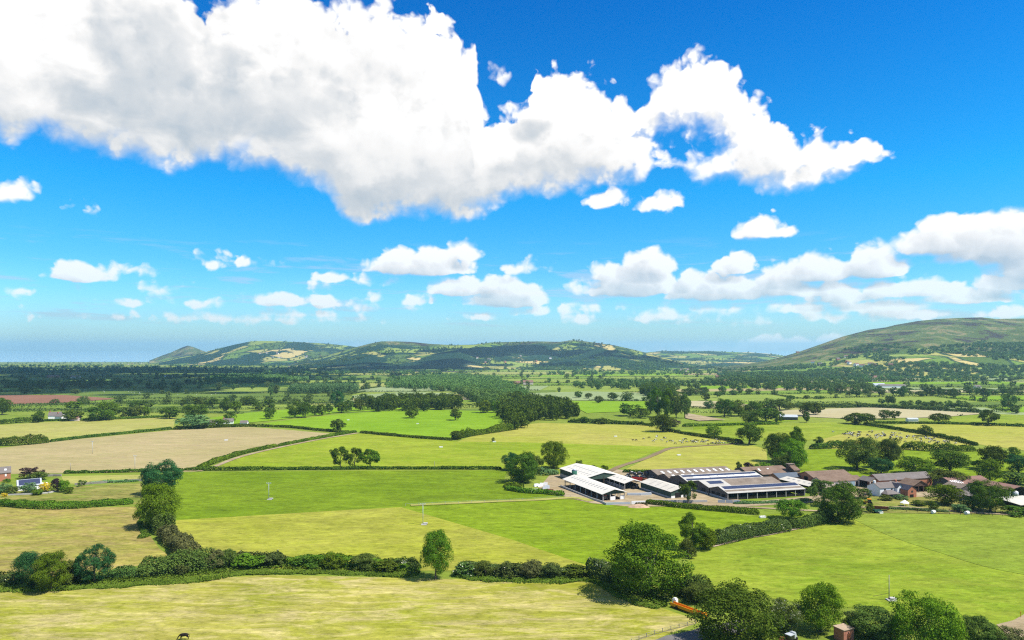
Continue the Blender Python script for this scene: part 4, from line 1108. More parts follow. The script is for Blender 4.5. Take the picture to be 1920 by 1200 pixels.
sheet_mat('white_paint', (0.80, 0.78, 0.75), (0.70, 0.68, 0.65), amt=0.25)
sheet_mat('galvanised', (0.42, 0.45, 0.48), (0.32, 0.34, 0.36), amt=0.3, rough=0.45, spec=0.5)
sheet_mat('concrete', (0.46, 0.44, 0.41), (0.34, 0.32, 0.29), amt=0.4)
sheet_mat('stone', (0.30, 0.27, 0.23), (0.20, 0.18, 0.15), amt=0.5)
sheet_mat('timber', (0.13, 0.085, 0.06), (0.08, 0.05, 0.04), amt=0.5)
sheet_mat('red_paint', (0.50, 0.045, 0.03), (0.34, 0.05, 0.04), amt=0.4)
sheet_mat('rust', (0.24, 0.085, 0.04), (0.15, 0.06, 0.035), amt=0.5)
sheet_mat('orange_paint', (0.72, 0.29, 0.01), (0.52, 0.20, 0.02), amt=0.35)
sheet_mat('green_silo', (0.035, 0.115, 0.075), (0.05, 0.13, 0.09), amt=0.2)
sheet_mat('black_plastic', (0.010, 0.011, 0.016), (0.022, 0.024, 0.034), amt=0.4, rough=0.25, spec=0.6)
sheet_mat('dark_inside', (0.02, 0.018, 0.018), (0.03, 0.025, 0.022))  # near-black with interior shade put into the colour; also used for wheels, machinery
sheet_mat('solar', (0.028, 0.034, 0.075), (0.038, 0.046, 0.095), amt=0.3, rough=0.25, spec=0.6)
sheet_mat('rooflight', (0.74, 0.74, 0.72), (0.6, 0.6, 0.58), amt=0.2)
sheet_mat('grey_light', (0.26, 0.26, 0.25), (0.2, 0.2, 0.19), amt=0.2)
sheet_mat('glass', (0.03, 0.035, 0.045), (0.05, 0.055, 0.065), amt=0.2, rough=0.1, spec=0.8)
sheet_mat('blue_door', (0.30, 0.40, 0.46), (0.24, 0.33, 0.38), amt=0.3)
sheet_mat('cow_black', (0.010, 0.009, 0.009), (0.02, 0.017, 0.015))
sheet_mat('horse_coat', (0.014, 0.009, 0.008), (0.03, 0.018, 0.014), rough=0.4)

U14 = (math.cos(R(14)), math.sin(R(14))); V22 = (-math.sin(R(22)), math.cos(R(22)))
def axes(deg):
    return (math.cos(R(deg)), math.sin(R(deg))), (-math.sin(R(deg)), math.cos(R(deg)))

class Shed:
    """a building on a ground frame: a runs along the ridge, b across it, z up"""
    def __init__(s, name, corner, ridge_along, U, V, Lr, Lw, eave, ridge, label, cat, group=None, shift=0.0):
        X, Y = corner if isinstance(corner, tuple) and max(abs(corner[0]), abs(corner[1])) < 0 else G(*corner)
        A, B = (U, V) if ridge_along == 'u' else (V, U)
        X += V[0] * shift; Y += V[1] * shift
        s.A, s.B, s.Lr, s.Lw, s.e, s.r = A, B, Lr, Lw, eave, ridge
        z0 = gz(Y)
        s.root = empty(name, (X, Y, z0)); tag(s.root, label, cat, group)
    def P(s, a, b, z):
        return (s.A[0] * a + s.B[0] * b, s.A[1] * a + s.B[1] * b, z)
    def mb(s): return MB(s.P)
    def zroof(s, b):
        h = s.Lw / 2
        return s.r - abs(b - h) / h * (s.r - s.e)
    def roof(s, mat, over=0.5, th=0.14, name='roof'):
        m = s.mb(); h = s.Lw / 2; k = (s.r - s.e) / h
        for sg in (0, 1):
            b0, b1 = (-over, h) if sg == 0 else (s.Lw + over, h)
            z0, z1 = s.e - over * k, s.r
            ring = [(-over, b0, z0), (s.Lr + over, b0, z0), (s.Lr + over, b1, z1), (-over, b1, z1)]
            m.hexa([(p[0], p[1], p[2] + 0.02) for p in ring] + [(p[0], p[1], p[2] + th) for p in ring])
        s.th = th
        m2 = m.build(name, MAT[mat], s.root)
        return m2
    def on_roof(s, name, mat, side, rects, parent=None, lift=0.05):
        """rects: (a0, a1, f0, f1), f from ridge 0 to eave 1; side 0 = b small"""
        out = []
        h = s.Lw / 2
        for (a0, a1, f0, f1) in rects:
            m = s.mb()
            bb = lambda f: h - f * h if side == 0 else h + f * h
            zz = lambda f: s.r - f * (s.r - s.e) + s.th + 0.01
            ring = [(a0, bb(f1), zz(f1)), (a1, bb(f1), zz(f1)), (a1, bb(f0), zz(f0)), (a0, bb(f0), zz(f0))]
            m.hexa(ring + [(p[0], p[1], p[2] + lift) for p in ring])
            out.append(m.build(name, MAT[mat], s.root if parent is None else parent))
        return out
    def gable(s, end, mat, zb=None, name='gable_wall', th=0.15, inset=0.0):
        a = inset if end == 0 else s.Lr - inset
        zb = 0 if zb is None else zb
        h = s.Lw / 2
        m = s.mb()
        pts = [(a, 0.05, zb), (a, s.Lw - 0.05, zb), (a, s.Lw - 0.05, s.e), (a, h, s.r - 0.02), (a, 0.05, s.e)]
        q = [Vector(p) for p in pts]; d = th if end == 0 else -th
        m.prism(q, (d, 0, 0))
        return m.build(name, MAT[mat], s.root)
    def side(s, b, mat, z0=0.0, z1=None, a0=0.0, a1=None, name='side_wall', th=0.15):
        a1 = s.Lr if a1 is None else a1; z1 = s.e - 0.05 if z1 is None else z1
        bb = (b, b + th) if b < s.Lw / 2 else (b - th, b)
        return s.mb().box(a0 + 0.16, a1 - 0.16, bb[0], bb[1], z0, z1).build(name, MAT[mat], s.root)
    def posts(s, b, n, mat, w=0.22, z1=None, a0=0.0, a1=None):
        a1 = s.Lr if a1 is None else a1
        for i in range(n):
            a = a0 + (a1 - a0) * i / (n - 1)
            s.mb().box(a - w / 2, a + w / 2, b - w / 2, b + w / 2, 0, s.e if z1 is None else z1).build('post', MAT[mat], s.root)
    def part(s, name, mat, *box):
        return s.mb().box(*box).build(name, MAT[mat], s.root)

U, V = axes(23)
Uf, Vf = U14, V22
# --- open sided white shed with green gable, nearest of the farm
s = Shed('livestock_shed', (1130, 940), 'v', U, V, 39, 12.2, 3.7, 5.3, 'open sided white roofed livestock shed with a green gable, nearest to the pasture', 'shed')
s.roof('white_sheet', 1.0); s.gable(0, 'green_sheet', 3.0); s.gable(1, 'green_sheet', 3.0)
for i in range(12): s.on_roof('rooflight', 'grey_light', 0, [(3 + 3.0 * i, 3.7 + 3.0 * i, 0.25, 0.6)])
s.posts(0.2, 8, 'concrete', 0.3); s.posts(12.0, 8, 'concrete', 0.3)
for b in (4.2, 7.0, 9.7): s.part('post', 'concrete', 0.0, 0.28, b - 0.14, b + 0.14, 0, 3.7)
s.part('wall_panel', 'white_paint', 0.02, 0.2, 4.35, 6.85, 0, 1.8); s.part('wall_panel', 'white_paint', 0.02, 0.2, 9.9, 11.8, 0, 1.9)
s.part('feed_barrier', 'timber', 1, 38, 5.8, 6.1, 0.0, 1.4); s.part('kerb_wall', 'concrete', -1, 39, -2.6, -2.2, 0, 0.7)
s.part('bedding_floor', 'timber', 0.2, 38.8, 0.5, 11.8, 0, 0.12)
# --- largest green walled shed behind
s = Shed('livestock_shed', (1100, 912), 'v', U, V, 31, 21, 4.5, 6.6, 'largest white roofed shed with dark green walls, behind the open sided one', 'shed')
s.roof('white_sheet', 0.4); s.gable(0, 'green_sheet', 3.4); s.gable(1, 'green_sheet')
s.side(0, 'green_sheet', 1.7); s.side(21, 'green_sheet'); s.part('base_wall', 'concrete', 0.1, 30.8, -0.12, 0.1, 0, 1.7)
for a in (8, 12): s.part('door', 'galvanised', a, a + 2.6, -0.2, -0.02, 0, 3.4)
for i in range(8):
    s.on_roof('rooflight', 'grey_light', 0, [(3 + 3.4 * i, 3.6 + 3.4 * i, 0.55, 0.8)]); s.on_roof('rooflight', 'grey_light', 0, [(3 + 3.4 * i, 3.6 + 3.4 * i, 0.15, 0.38)])
s.posts(10.5, 2, 'timber', 0.25)
s.part('cross_wall', 'timber', 6, 6.2, 0.4, 20.6, 0, 3.4)
# --- feed silo
g = empty('feed_silo', (*G(1077, 905), gz(G(1077, 905)[1]))); tag(g, 'dark green cylindrical feed silo with a conical cap beside the largest shed', 'silo')
MB().tube((0, 0, 1.3), (0, 0, 6.8), 1.45, None, 20).build('body', MAT['green_silo'], g, True)
MB().tube((0, 0, 6.81), (0, 0, 7.6), 1.5, 0.3, 20).build('cap', MAT['galvanised'], g, True)
MB().tube((0, 0, 0.4), (0, 0, 1.29), 0.35, 1.4, 20).build('hopper', MAT['green_silo'], g, True)
for i in range(4):
    a = math.pi / 4 + i * math.pi / 2
    MB().tube((1.3 * math.cos(a), 1.3 * math.sin(a), 0), (1.3 * math.cos(a), 1.3 * math.sin(a), 1.8), 0.09, None, 6).build('leg', MAT['galvanised'], g)
# --- middle open shed
s = Shed('cattle_shed', (1171, 919), 'v', U, V, 20, 10.5, 3.5, 4.9, 'small white roofed open cattle shed with feed rails beside the largest shed', 'shed')
s.roof('white_sheet', 0.5); s.gable(1, 'grey_boards', 1.0)
for i in range(4): s.on_roof('rooflight', 'grey_light', 0, [(4 + 3.4 * i, 4.6 + 3.4 * i, 0.35, 0.6)])
s.posts(0.15, 5, 'concrete', 0.24); s.posts(10.3, 5, 'concrete', 0.24)
for z in (0.3, 0.9, 1.5): s.part('rail', 'galvanised', 0, 20, -0.15, -0.02, z, z + 0.28)
s.part('dark_block', 'dark_inside', 4, 19.5, 3.5, 9.5, 0, 2.2)  # near-black block filling part of the open shed
# --- green walled shed
s = Shed('machinery_shed', (1258, 935), 'v', U, V, 26, 12, 3.3, 4.8, 'closed shed with cream roof and dark green side wall behind the thin tree', 'shed')
s.roof('cream_sheet', 0.4); s.gable(0, 'green_sheet'); s.gable(1, 'green_sheet'); s.side(0, 'green_sheet', 0.7); s.side(12, 'green_sheet')
s.part('base_wall', 'concrete', 0.1, 25.8, -0.1, 0.1, 0, 0.7); s.part('door', 'dark_inside', -0.12, 0.03, 2.5, 5.6, 0, 2.6); s.part('wall_panel', 'white_paint', -0.14, 0.0, 0.1, 2.3, 0, 1.2); s.part('wall_panel', 'white_paint', -0.16, 0.0, 5.9, 9.5, 0, 1.3)
for i in range(4): s.on_roof('rooflight', 'grey_light', 0, [(4 + 5 * i, 4.3 + 5 * i, 0.1, 0.9)])
# --- the wide multi-span barns (ridges run to the right)
def bigbarn(shift, Lr, Lw, e, r, label, roofmat, gab, group='wide farm barns in a row'):
    s = Shed('barn', (1365, 938), 'u', Uf, Vf, Lr, Lw, e, r, label, 'barn', None, shift)
    s.roof(roofmat, 0.35); s.gable(0, gab, 0.0); s.gable(1, gab, 0.0); s.side(Lw, gab)
    return s
s = bigbarn(0, 42.5, 13.6, 3.3, 5.3, 'front wide barn with solar panels along its roof and an open dark front', 'old_sheet', 'grey_boards')
s.on_roof('solar_panel', 'solar', 0, [(1, 42.3, 0.06, 0.46)]); s.on_roof('grey_roof_sheet', 'asbestos', 0, [(0, 42.4, 0.60, 0.82)]); s.posts(0.1, 9, 'concrete', 0.25)
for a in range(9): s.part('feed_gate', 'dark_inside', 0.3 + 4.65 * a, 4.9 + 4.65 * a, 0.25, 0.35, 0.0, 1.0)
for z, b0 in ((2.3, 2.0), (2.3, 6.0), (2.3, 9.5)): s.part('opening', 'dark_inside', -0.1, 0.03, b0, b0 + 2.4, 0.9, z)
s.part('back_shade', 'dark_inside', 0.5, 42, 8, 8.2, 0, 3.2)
s.part('rail_wall', 'concrete', -0.3, -0.12, 0.5, 13.4, 0, 0.8)
s = bigbarn(14, 42, 16.5, 3.5, 5.6, 'second wide barn, half cream sheeted with a small solar patch and half mossy grey roof', 'asbestos', 'grey_boards')
s.on_roof('cream_roof_sheet', 'old_sheet', 0, [(-0.3, 13, 0.0, 1.0)], lift=0.04); s.on_roof('solar_panel', 'solar', 0, [(3, 11, 0.2, 0.58)], lift=0.12)
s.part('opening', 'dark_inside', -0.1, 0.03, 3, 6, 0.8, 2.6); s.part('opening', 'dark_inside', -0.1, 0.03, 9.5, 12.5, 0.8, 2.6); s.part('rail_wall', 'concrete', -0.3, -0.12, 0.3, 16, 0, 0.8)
s = bigbarn(31, 45, 16, 3.5, 5.7, 'third wide barn with white roof, solar strips and a row of big bright rooflights', 'old_sheet', 'grey_boards')
s.on_roof('solar_panel', 'solar', 0, [(0.6, 44.6, 0.09, 0.32), (0.6, 44.6, 0.60, 0.82)])
for i in range(8): s.on_roof('rooflight', 'rooflight', 0, [(6 + 4.9 * i, 10.2 + 4.9 * i, 0.36, 0.56)], lift=0.08)
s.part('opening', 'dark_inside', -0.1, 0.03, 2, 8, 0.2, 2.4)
s = bigbarn(47.5, 46, 10, 2.7, 4.4, 'fourth low barn with mossy grey roof in the row of barns', 'asbestos', 'grey_boards')
for i in range(3): s.on_roof('rooflight', 'rooflight', 0, [(3 + 6 * i, 4.6 + 6 * i, 0.35, 0.7)])
s = bigbarn(58, 47, 15, 2.6, 4.6, 'rearmost long barn with grey fibre roof and a row of small white rooflights', 'asbestos', 'grey_boards')
for i in range(11): s.on_roof('rooflight', 'rooflight', 0, [(4 + 4.1 * i, 5.3 + 4.1 * i, 0.35, 0.75)])
# --- pale lean-to roof at the right end of the barns
s = Shed('lean_to', (1516, 925), 'v', Uf, Vf, 20, 10, 3.6, 4.7, 'pale patched roof at the right end of the front barn', 'shed')
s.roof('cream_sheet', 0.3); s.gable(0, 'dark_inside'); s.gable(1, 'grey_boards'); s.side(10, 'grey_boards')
for i in range(5): s.on_roof('rooflight', 'grey_light', 0, [(2 + 3.5 * i, 3.4 + 3.5 * i, 0.3, 0.5)])
# --- slate roofed brick store
s = Shed('brick_store', (1460, 908), 'u', Uf, Vf, 14, 7.5, 3.4, 5.2, 'small brick building with a blue grey slate roof behind the white roofed barn', 'building')
s.roof('blue_slate', 0.3); s.gable(0, 'brick'); s.gable(1, 'brick'); s.side(0, 'brick'); s.side(7.5, 'brick')
# --- brown double span
for shf, lab, e, r, dx in ((0, 'front brown roofed shed of the double span behind the slate roof', 3.6, 5.4, 0), (10.5, 'rear brown roofed shed of the double span, with two small rooflights', 3.4, 5.2, -2)):
    s = Shed('brown_shed', (1430 + (0 if dx == 0 else -6), 902), 'u', Uf, Vf, 22 if dx == 0 else 27, 10, e, r, lab, 'shed', None, shf)
    s.roof('brown_roof', 0.3); s.gable(0, 'grey_boards'); s.gable(1, 'grey_boards'); s.side(0, 'grey_boards'); s.side(10, 'grey_boards')
    s.on_roof('rooflight', 'rooflight', 0, [(9, 10.2, 0.5, 0.9), (15, 16, 0.5, 0.8)] if dx else [(1.0, 2.0, 0.05, 0.3)])
# --- grain tower
X0, Y0 = G(1489, 901)
g = empty('grain_tower', (X0, Y0, gz(Y0))); tag(g, 'tall narrow brick and board tower with a stepped brown roof', 'tower')
T = lambda a, b, z: (Uf[0] * a + Vf[0] * b, Uf[1] * a + Vf[1] * b, z)
MB(T).box(0.1, 3.6, 0, 0.2, 0, 5.6).box(0.1, 3.6, 5.8, 6, 0, 8.0).build('front_wall', MAT['ochre_render'], g)
MB(T).prism([Vector((0, 0, 0)), Vector((0, 6, 0)), Vector((0, 6, 8.2)), Vector((0, 4.0, 8.2)), Vector((0, 0, 5.6))], (0.1, 0, 0)).build('side_wall', MAT['timber'], g)
MB(T).prism([Vector((3.6, 0, 0)), Vector((3.6, 6, 0)), Vector((3.6, 6, 8.2)), Vector((3.6, 4.0, 8.2)), Vector((3.6, 0, 5.6))], (0.1, 0, 0)).build('side_wall', MAT['ochre_render'], g)
MB(T).hexa([(-0.2, -0.3, 5.5), (3.9, -0.3, 5.5), (3.9, 3.95, 7.6), (-0.2, 3.95, 7.6), (-0.2, -0.3, 5.7), (3.9, -0.3, 5.7), (3.9, 3.95, 7.8), (-0.2, 3.95, 7.8)]).build('roof', MAT['brown_roof'], g)
MB(T).box(-0.2, 3.9, 3.97, 6.3, 8.22, 8.6).build('top_cap', MAT['asbestos'], g)
# --- brick barn with big gable door
s = Shed('brick_barn', (1525, 911), 'u', Uf, Vf, 24, 11, 4.5, 6.7, 'tall brick barn with a mossy brown roof and a dark doorway in its left gable', 'barn')
s.roof('brown_roof', 0.35); s.gable(0, 'brick'); s.gable(1, 'brick'); s.side(0, 'brick'); s.side(11, 'brick'); s.part('door', 'dark_inside', -0.12, 0.02, 3.8, 6.4, 0, 4.2)
# --- long low rendered building
s = Shed('farm_cottage_range', (1541, 915), 'u', Uf, Vf, 25, 7, 3.2, 5.0, 'long low pink rendered building with mossy roof and pale blue door', 'building')
s.roof('brown_roof', 0.3); s.gable(0, 'pink_render'); s.gable(1, 'pink_render'); s.side(0, 'pink_render'); s.side(7, 'pink_render')
s.part('door', 'blue_door', 17.5, 20.4, -0.1, 0.02, 0, 2.5); s.part('doorway', 'dark_inside', 21.0, 22.1, -0.1, 0.02, 0, 2.5); s.part('door', 'galvanised', 8.6, 10, -0.1, 0.02, 0.8, 2.2)
# --- long brick range
s = Shed('brick_range', (1648, 916), 'u', Uf, Vf, 34, 8, 4.2, 6.7, 'long brick farm range with a purple grey slate roof behind the white house', 'building')
s.roof('slate', 0.3); s.gable(0, 'brick'); s.gable(1, 'brick'); s.side(0, 'brick'); s.side(8, 'brick')
s.part('window', 'pink_render', 13.0, 15.6, -0.08, 0.02, 1.7, 2.9); s.part('window', 'pink_render', 6.5, 7.8, -0.08, 0.02, 2.8, 3.8); s.part('downpipe', 'dark_inside', 21.9, 22.05, -0.14, -0.0, 0, 4.0)
s2 = Shed('cart_porch', (1631, 916), 'v', Uf, Vf, 7, 6, 3.6, 5.4, 'small open cart porch with ochre gable left of the long brick range', 'porch')
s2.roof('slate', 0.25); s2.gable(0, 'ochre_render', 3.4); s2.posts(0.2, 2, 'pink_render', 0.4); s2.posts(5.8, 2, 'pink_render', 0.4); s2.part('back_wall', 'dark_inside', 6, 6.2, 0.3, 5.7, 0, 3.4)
# --- white farmhouse
s = Shed('farmhouse', (1650, 932), 'u', Uf, Vf, 14.0, 7.4, 4.3, 6.3, 'white rendered farmhouse with a grey slate roof in the middle of the farm', 'house')
s.roof('slate', 0.25); s.gable(0, 'white_paint'); s.gable(1, 'white_paint'); s.side(0, 'white_paint', a1=8.6); s.side(7.4, 'white_paint')
for a, z in ((2.4, 2.9), (6.4, 2.9)): s.part('window', 'glass', a, a + 1.0, -0.06, 0.02, z, z + 1.0)
s.part('chimney', 'white_paint', 0.1, 0.9, 3.2, 4.2, 5.6, 7.5); s.part('chimney', 'brick', 12.6, 13.4, 3.2, 4.2, 5.6, 7.3)
mm = s.mb()   # white cross gable
mm.prism([Vector((8.7, -1.4, 0)), Vector((12.2, -1.4, 0)), Vector((12.2, -1.4, 4.4)), Vector((10.45, -1.4, 6.1)), Vector((8.7, -1.4, 4.4))], (0, 4.6, 0)); mm.build('front_gable', MAT['white_paint'], s.root)
mm = s.mb(); mm.hexa([(8.45, -1.7, 4.2), (10.45, -1.7, 6.12), (10.45, 3.6, 6.12), (8.45, 3.6, 4.2), (8.45, -1.7, 4.35), (10.45, -1.7, 6.28), (10.45, 3.6, 6.28), (8.45, 3.6, 4.35)])
mm.hexa([(12.45, -1.7, 4.2), (10.46, -1.7, 6.12), (10.46, 3.6, 6.12), (12.45, 3.6, 4.2), (12.45, -1.7, 4.35), (10.46, -1.7, 6.28), (10.46, 3.6, 6.28), (12.45, 3.6, 4.35)]); mm.build('gable_roof', MAT['dark_slate'], s.root)
s.part('window', 'glass', 9.9, 10.9, -1.47, -1.41, 2.9, 4.0); s.part('window', 'glass', 9.9, 10.9, -1.47, -1.41, 0.8, 1.9)
mm = s.mb(); mm.box(1.0, 8.0, -3.4, -0.02, 0, 1.9).build('conservatory_wall', MAT['timber'], s.root)
mm = s.mb(); b0 = [(0.6, -3.8, 1.92), (8.3, -3.8, 1.92), (8.3, -0.05, 1.92), (0.6, -0.05, 1.92)]; t0 = [(2.6, -1.2, 3.3), (6.3, -1.2, 3.3), (6.3, -0.2, 3.3), (2.6, -0.2, 3.3)]
mm.hexa(b0 + t0).build('conservatory_roof', MAT['slate'], s.root)
for a in (1.5, 3.0, 4.5, 6.0): s.part('window', 'glass', a, a + 1.1, -3.47, -3.41, 0.5, 1.7)
# brick wing with its gable to the right
s = Shed('brick_wing', (1702, 934), 'v', Uf, Vf, 9, 5.2, 3.9, 5.8, 'small brick wing with dark slate roof at the right end of the white farmhouse', 'house')
s.roof('dark_slate', 0.2); s.gable(0, 'brick'); s.gable(1, 'brick'); s.side(0, 'brick'); s.side(5.2, 'brick')
s.part('window', 'glass', -0.08, 0.02, 2.1, 3.1, 2.7, 3.6); s.part('doorway', 'dark_inside', -0.08, 0.02, 1.2, 3.4, 0.1, 1.7)
# --- open dark barn to the right of the house
s = Shed('open_barn', (1713, 924), 'v', Uf, Vf, 8, 8.6, 3.7, 5.9, 'open fronted dark timber barn with a steep gable right of the farmhouse', 'barn')
s.roof('brown_roof', 0.4); s.gable(0, 'timber', 3.2); s.gable(1, 'timber'); s.side(0, 'timber'); s.side(8.6, 'timber'); s.posts(3.0, 2, 'timber', 0.25); s.posts(6.0, 2, 'timber', 0.25); s.part('stored_load', 'timber', 3, 7, 1, 7.4, 0, 1.6)
# --- red brown roofs behind the garden trees
s = Shed('red_roof_shed', (1790, 920), 'u', Uf, Vf, 24, 12, 3.2, 5.6, 'red brown roofed shed with pale rooflight strips, half hidden by garden trees', 'shed')
s.roof('red_roof', 0.3); s.gable(0, 'grey_boards'); s.gable(1, 'grey_boards'); s.side(0, 'grey_boards'); s.side(12, 'grey_boards')
for i in range(5): s.on_roof('rooflight', 'rooflight', 0, [(0.6 + 1.3 * i, 1.2 + 1.3 * i, 0.45, 0.95)])
s = Shed('grey_barn', (1801, 927), 'v', Uf, Vf, 9, 8, 3.0, 4.6, 'grey gabled barn between the garden trees on the right', 'barn')
s.roof('asbestos', 0.3); s.gable(0, 'grey_boards'); s.gable(1, 'grey_boards'); s.side(0, 'grey_boards'); s.side(8, 'grey_boards'); s.part('pale_post', 'concrete', -0.2, -0.02, 5.1, 5.5, 0, 4)
X0, Y0 = G(1805, 939)
g = empty('hipped_cottage', (X0, Y0, gz(Y0))); tag(g, 'little stone building with a grey hipped slate roof beside the garden trees', 'cottage')
MB(T).box(0.2, 7.8, 0.2, 4.8, 0, 1.6).build('wall', MAT['stone'], g)
MB(T).hexa([(-0.2, -0.2, 1.61), (8.2, -0.2, 1.61), (8.2, 5.2, 1.61), (-0.2, 5.2, 1.61), (1.8, 2.2, 4.2), (5.0, 2.2, 4.2), (5.0, 2.6, 4.2), (1.8, 2.6, 4.2)]).build('roof', MAT['slate'], g)
s = Shed('open_shed', (1893, 938), 'v', Uf, Vf, 20, 13, 5.0, 6.4, 'open shed with a red brown roof at the right frame edge', 'shed')
s.roof('red_roof', 0.5); s.gable(1, 'dark_inside'); s.side(13, 'grey_boards'); s.side(0, 'grey_boards', a0=4); s.posts(0.2, 2, 'concrete', 0.3); s.part('interior_shade', 'dark_inside', 5, 14, 3, 12.5, 0, 2.6)  # near-black block standing in for the shade of the open interior
g = empty('plastic_tank', (*G(1904, 937), gz(G(1904, 937)[1]))); tag(g, 'pale galvanised tank standing at the open shed on the right edge', 'tank')
MB().tube((0, 0, 0.8), (0, 0, 3.9), 1.2, None, 18).build('tank_body', MAT['galvanised'], g, True); MB().tube((0, 0, 3.91), (0, 0, 4.3), 1.2, 0.4, 18).build('lid', MAT['white_paint'], g, True)
MB().box(-1.1, 1.1, -1.1, 1.1, 0, 0.79).build('stand', MAT['concrete'], g)
X0, Y0 = G(1888, 950)
g = empty('flat_roof_shed', (X0, Y0, gz(Y0))); tag(g, 'low shed with a pale sloping flat roof at the right frame edge', 'shed')
MB(T).hexa([(-0.5, -6.2, 1.9), (16, -6.2, 1.9), (16, 5, 3.1), (-0.5, 5, 3.1), (-0.5, -6.2, 2.1), (16, -6.2, 2.1), (16, 5, 3.3), (-0.5, 5, 3.3)]).build('roof', MAT['cream_sheet'], g)
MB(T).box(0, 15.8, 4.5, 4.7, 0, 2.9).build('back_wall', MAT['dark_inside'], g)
for a in (0, 5, 10, 15): MB(T).box(a, a + 0.2, -5.9, -5.7, 0, 1.9).build('post', MAT['timber'], g)

# ------------------------------------------------------------------ left hamlet
Ul, Vl = axes(38)
s = Shed('brick_house', (-32, 906), 'u', Ul, Vl, 12.2, 7.5, 4.6, 7.4, 'red brick house with a grey slate roof at the left frame edge', 'house')
s.roof('slate', 0.3); s.gable(0, 'brick'); s.gable(1, 'brick'); s.side(0, 'brick'); s.side(7.5, 'brick')
s.on_roof('rooflight', 'rooflight', 0, [(9.4, 10.4, 0.4, 0.65)]); s.part('window', 'white_paint', 9.6, 10.4, -0.07, 0.02, 2.6, 3.9)
s = Shed('bungalow', (33, 921), 'u', Ul, Vl, 10.0, 7.0, 2.3, 5.0, 'white bungalow with a dark blue solar roof in the left garden', 'bungalow')
s.roof('galvanised', 0.3); s.gable(0, 'white_paint'); s.gable(1, 'white_paint'); s.side(0, 'white_paint'); s.side(7, 'white_paint'); s.on_roof('solar_panel', 'solar', 0, [(0.5, 9.6, 0.06, 0.9)])
s.part('window', 'glass', 1.2, 2.6, -0.06, 0.02, 0.9, 1.9); s.part('side_extension', 'white_paint', 10.1, 13.0, 0.5, 5, 0, 2.3)
def wall_line(name, pix, h, th, mat, label, cat='wall'):
    P = [np.array(G(*p)) for p in pix]
    m = MB()
    x0, y0 = P[0]
    for a, b in zip(P[:-1], P[1:]):
        d = (b - a) / np.linalg.norm(b - a); n = np.array([-d[1], d[0]]) * th / 2
        q = [a - n, b - n, b + n, a + n]
        m.hexa([(p[0] - x0, p[1] - y0, gz(p[1]) - gz(y0)) for p in q] + [(p[0] - x0, p[1] - y0, gz(p[1]) - gz(y0) + h) for p in q])
    o = m.build(name, MAT[mat]); o.location = (x0, y0, gz(y0))
    return tag(o, label, cat)
wall_line('stone_wall', [(140, 910), (170, 908), (205, 905), (240, 903), (268, 902)], 1.2, 0.6, 'stone', 'low stone wall between the garden and the two tall trees')
wall_line('stone_wall', [(80, 894), (100, 893), (115, 893)], 1.2, 0.8, 'stone', 'short stone wall behind the garden by the lane')
wall_line('garden_wall', [(15, 929), (40, 928), (62, 927)], 0.7, 0.4, 'concrete', 'pale garden wall in front of the bungalow')
wall_line('garden_wall', [(75, 926), (90, 925), (103, 922)], 0.5, 1.6, 'concrete', 'pale terrace edge below the golden tree')

# ------------------------------------------------------------------ yard walls, gates, fences
wall_line('concrete_wall', [(1106, 936), (1128, 943), (1136, 947)], 1.1, 0.3, 'concrete', 'pale concrete wall running down from the open sided shed')
wall_line('concrete_wall', [(1136, 947), (1158, 946.5), (1182, 946)], 1.2, 0.3, 'galvanised', 'grey panel wall in front of the open sided shed gable')
wall_line('concrete_wall', [(1184, 946), (1210, 945)], 1.5, 0.3, 'white_paint', 'white panel wall beside the earth heap')
wall_line('concrete_wall', [(1215, 941), (1260, 942), (1300, 942.5), (1326, 942)], 1.2, 0.3, 'concrete', 'long pale concrete wall behind the trimmed hedge')
wall_line('concrete_wall', [(1176, 929), (1200, 929), (1221, 928)], 1.2, 1.2, 'galvanised', 'grey concrete feed wall in the yard right of the open sided shed')
for i, (a, b) in enumerate([((1346, 943), (1360, 943.5)), ((1361, 943.5), (1374, 944)), ((1375, 944), (1387, 944))]):
    g = wall_line('field_gate', [a, b], 1.6, 0.12, 'galvanised', ['left sheeted metal gate at the corner of the front barn', 'middle sheeted metal gate at the corner of the front barn', 'right sheeted metal gate at the corner of the front barn'][i], 'gate')
def fence(pix, gap, h, mat, label, rails=2):
    P = smooth_path([G(*p) for p in pix], 4); P = [np.array(p) for p in P]
    x0, y0 = P[0]
    g = empty('fence', (x0, y0, gz(y0))); tag(g, label, 'fence')
    seg = [np.linalg.norm(b - a) for a, b in zip(P[:-1], P[1:])]; L = sum(seg); n = min(90, int(L / gap))
    def at(s):
        for a, b, l in zip(P[:-1], P[1:], seg):
            if s <= l: return a + (b - a) * s / l
            s -= l
        return P[-1]
    Q = [at(L * i / n) for i in range(n + 1)]
    pm = None
    for p in Q:
        if pm is None:
            o = MB().box(-0.07, 0.07, -0.07, 0.07, -0.05, h).build('post', MAT[mat], g); pm = o.data
        else: o = link('post', pm, g)
        o.location = (p[0] - x0, p[1] - y0, gz(p[1]) - gz(y0))
    m = MB()
    for k in range(rails):
        z = h * (0.9 - 0.4 * k)
        for a, b in zip(Q[:-1], Q[1:]):
            m.tube((a[0] - x0, a[1] - y0, gz(a[1]) - gz(y0) + z), (b[0] - x0, b[1] - y0, gz(b[1]) - gz(y0) + z), 0.035, None, 4)
    m.build('rail', MAT[mat], g)
fence([(600 + 160, 949), (860, 944), (960, 940), (1070, 933)], 6.0, 1.2, 'concrete', 'thin post fence along the pale track below the white sheds', 1)
fence([(1745, 957), (1800, 959), (1850, 961), (1880, 963)], 2.4, 1.2, 'timber', 'dark post and rail fence along the garden at right')
fence([(1170, 1212), (1215, 1194), (1260, 1181), (1304, 1170)], 2.6, 1.1, 'stone', 'wire and post fence along the road at the bottom edge', 3)
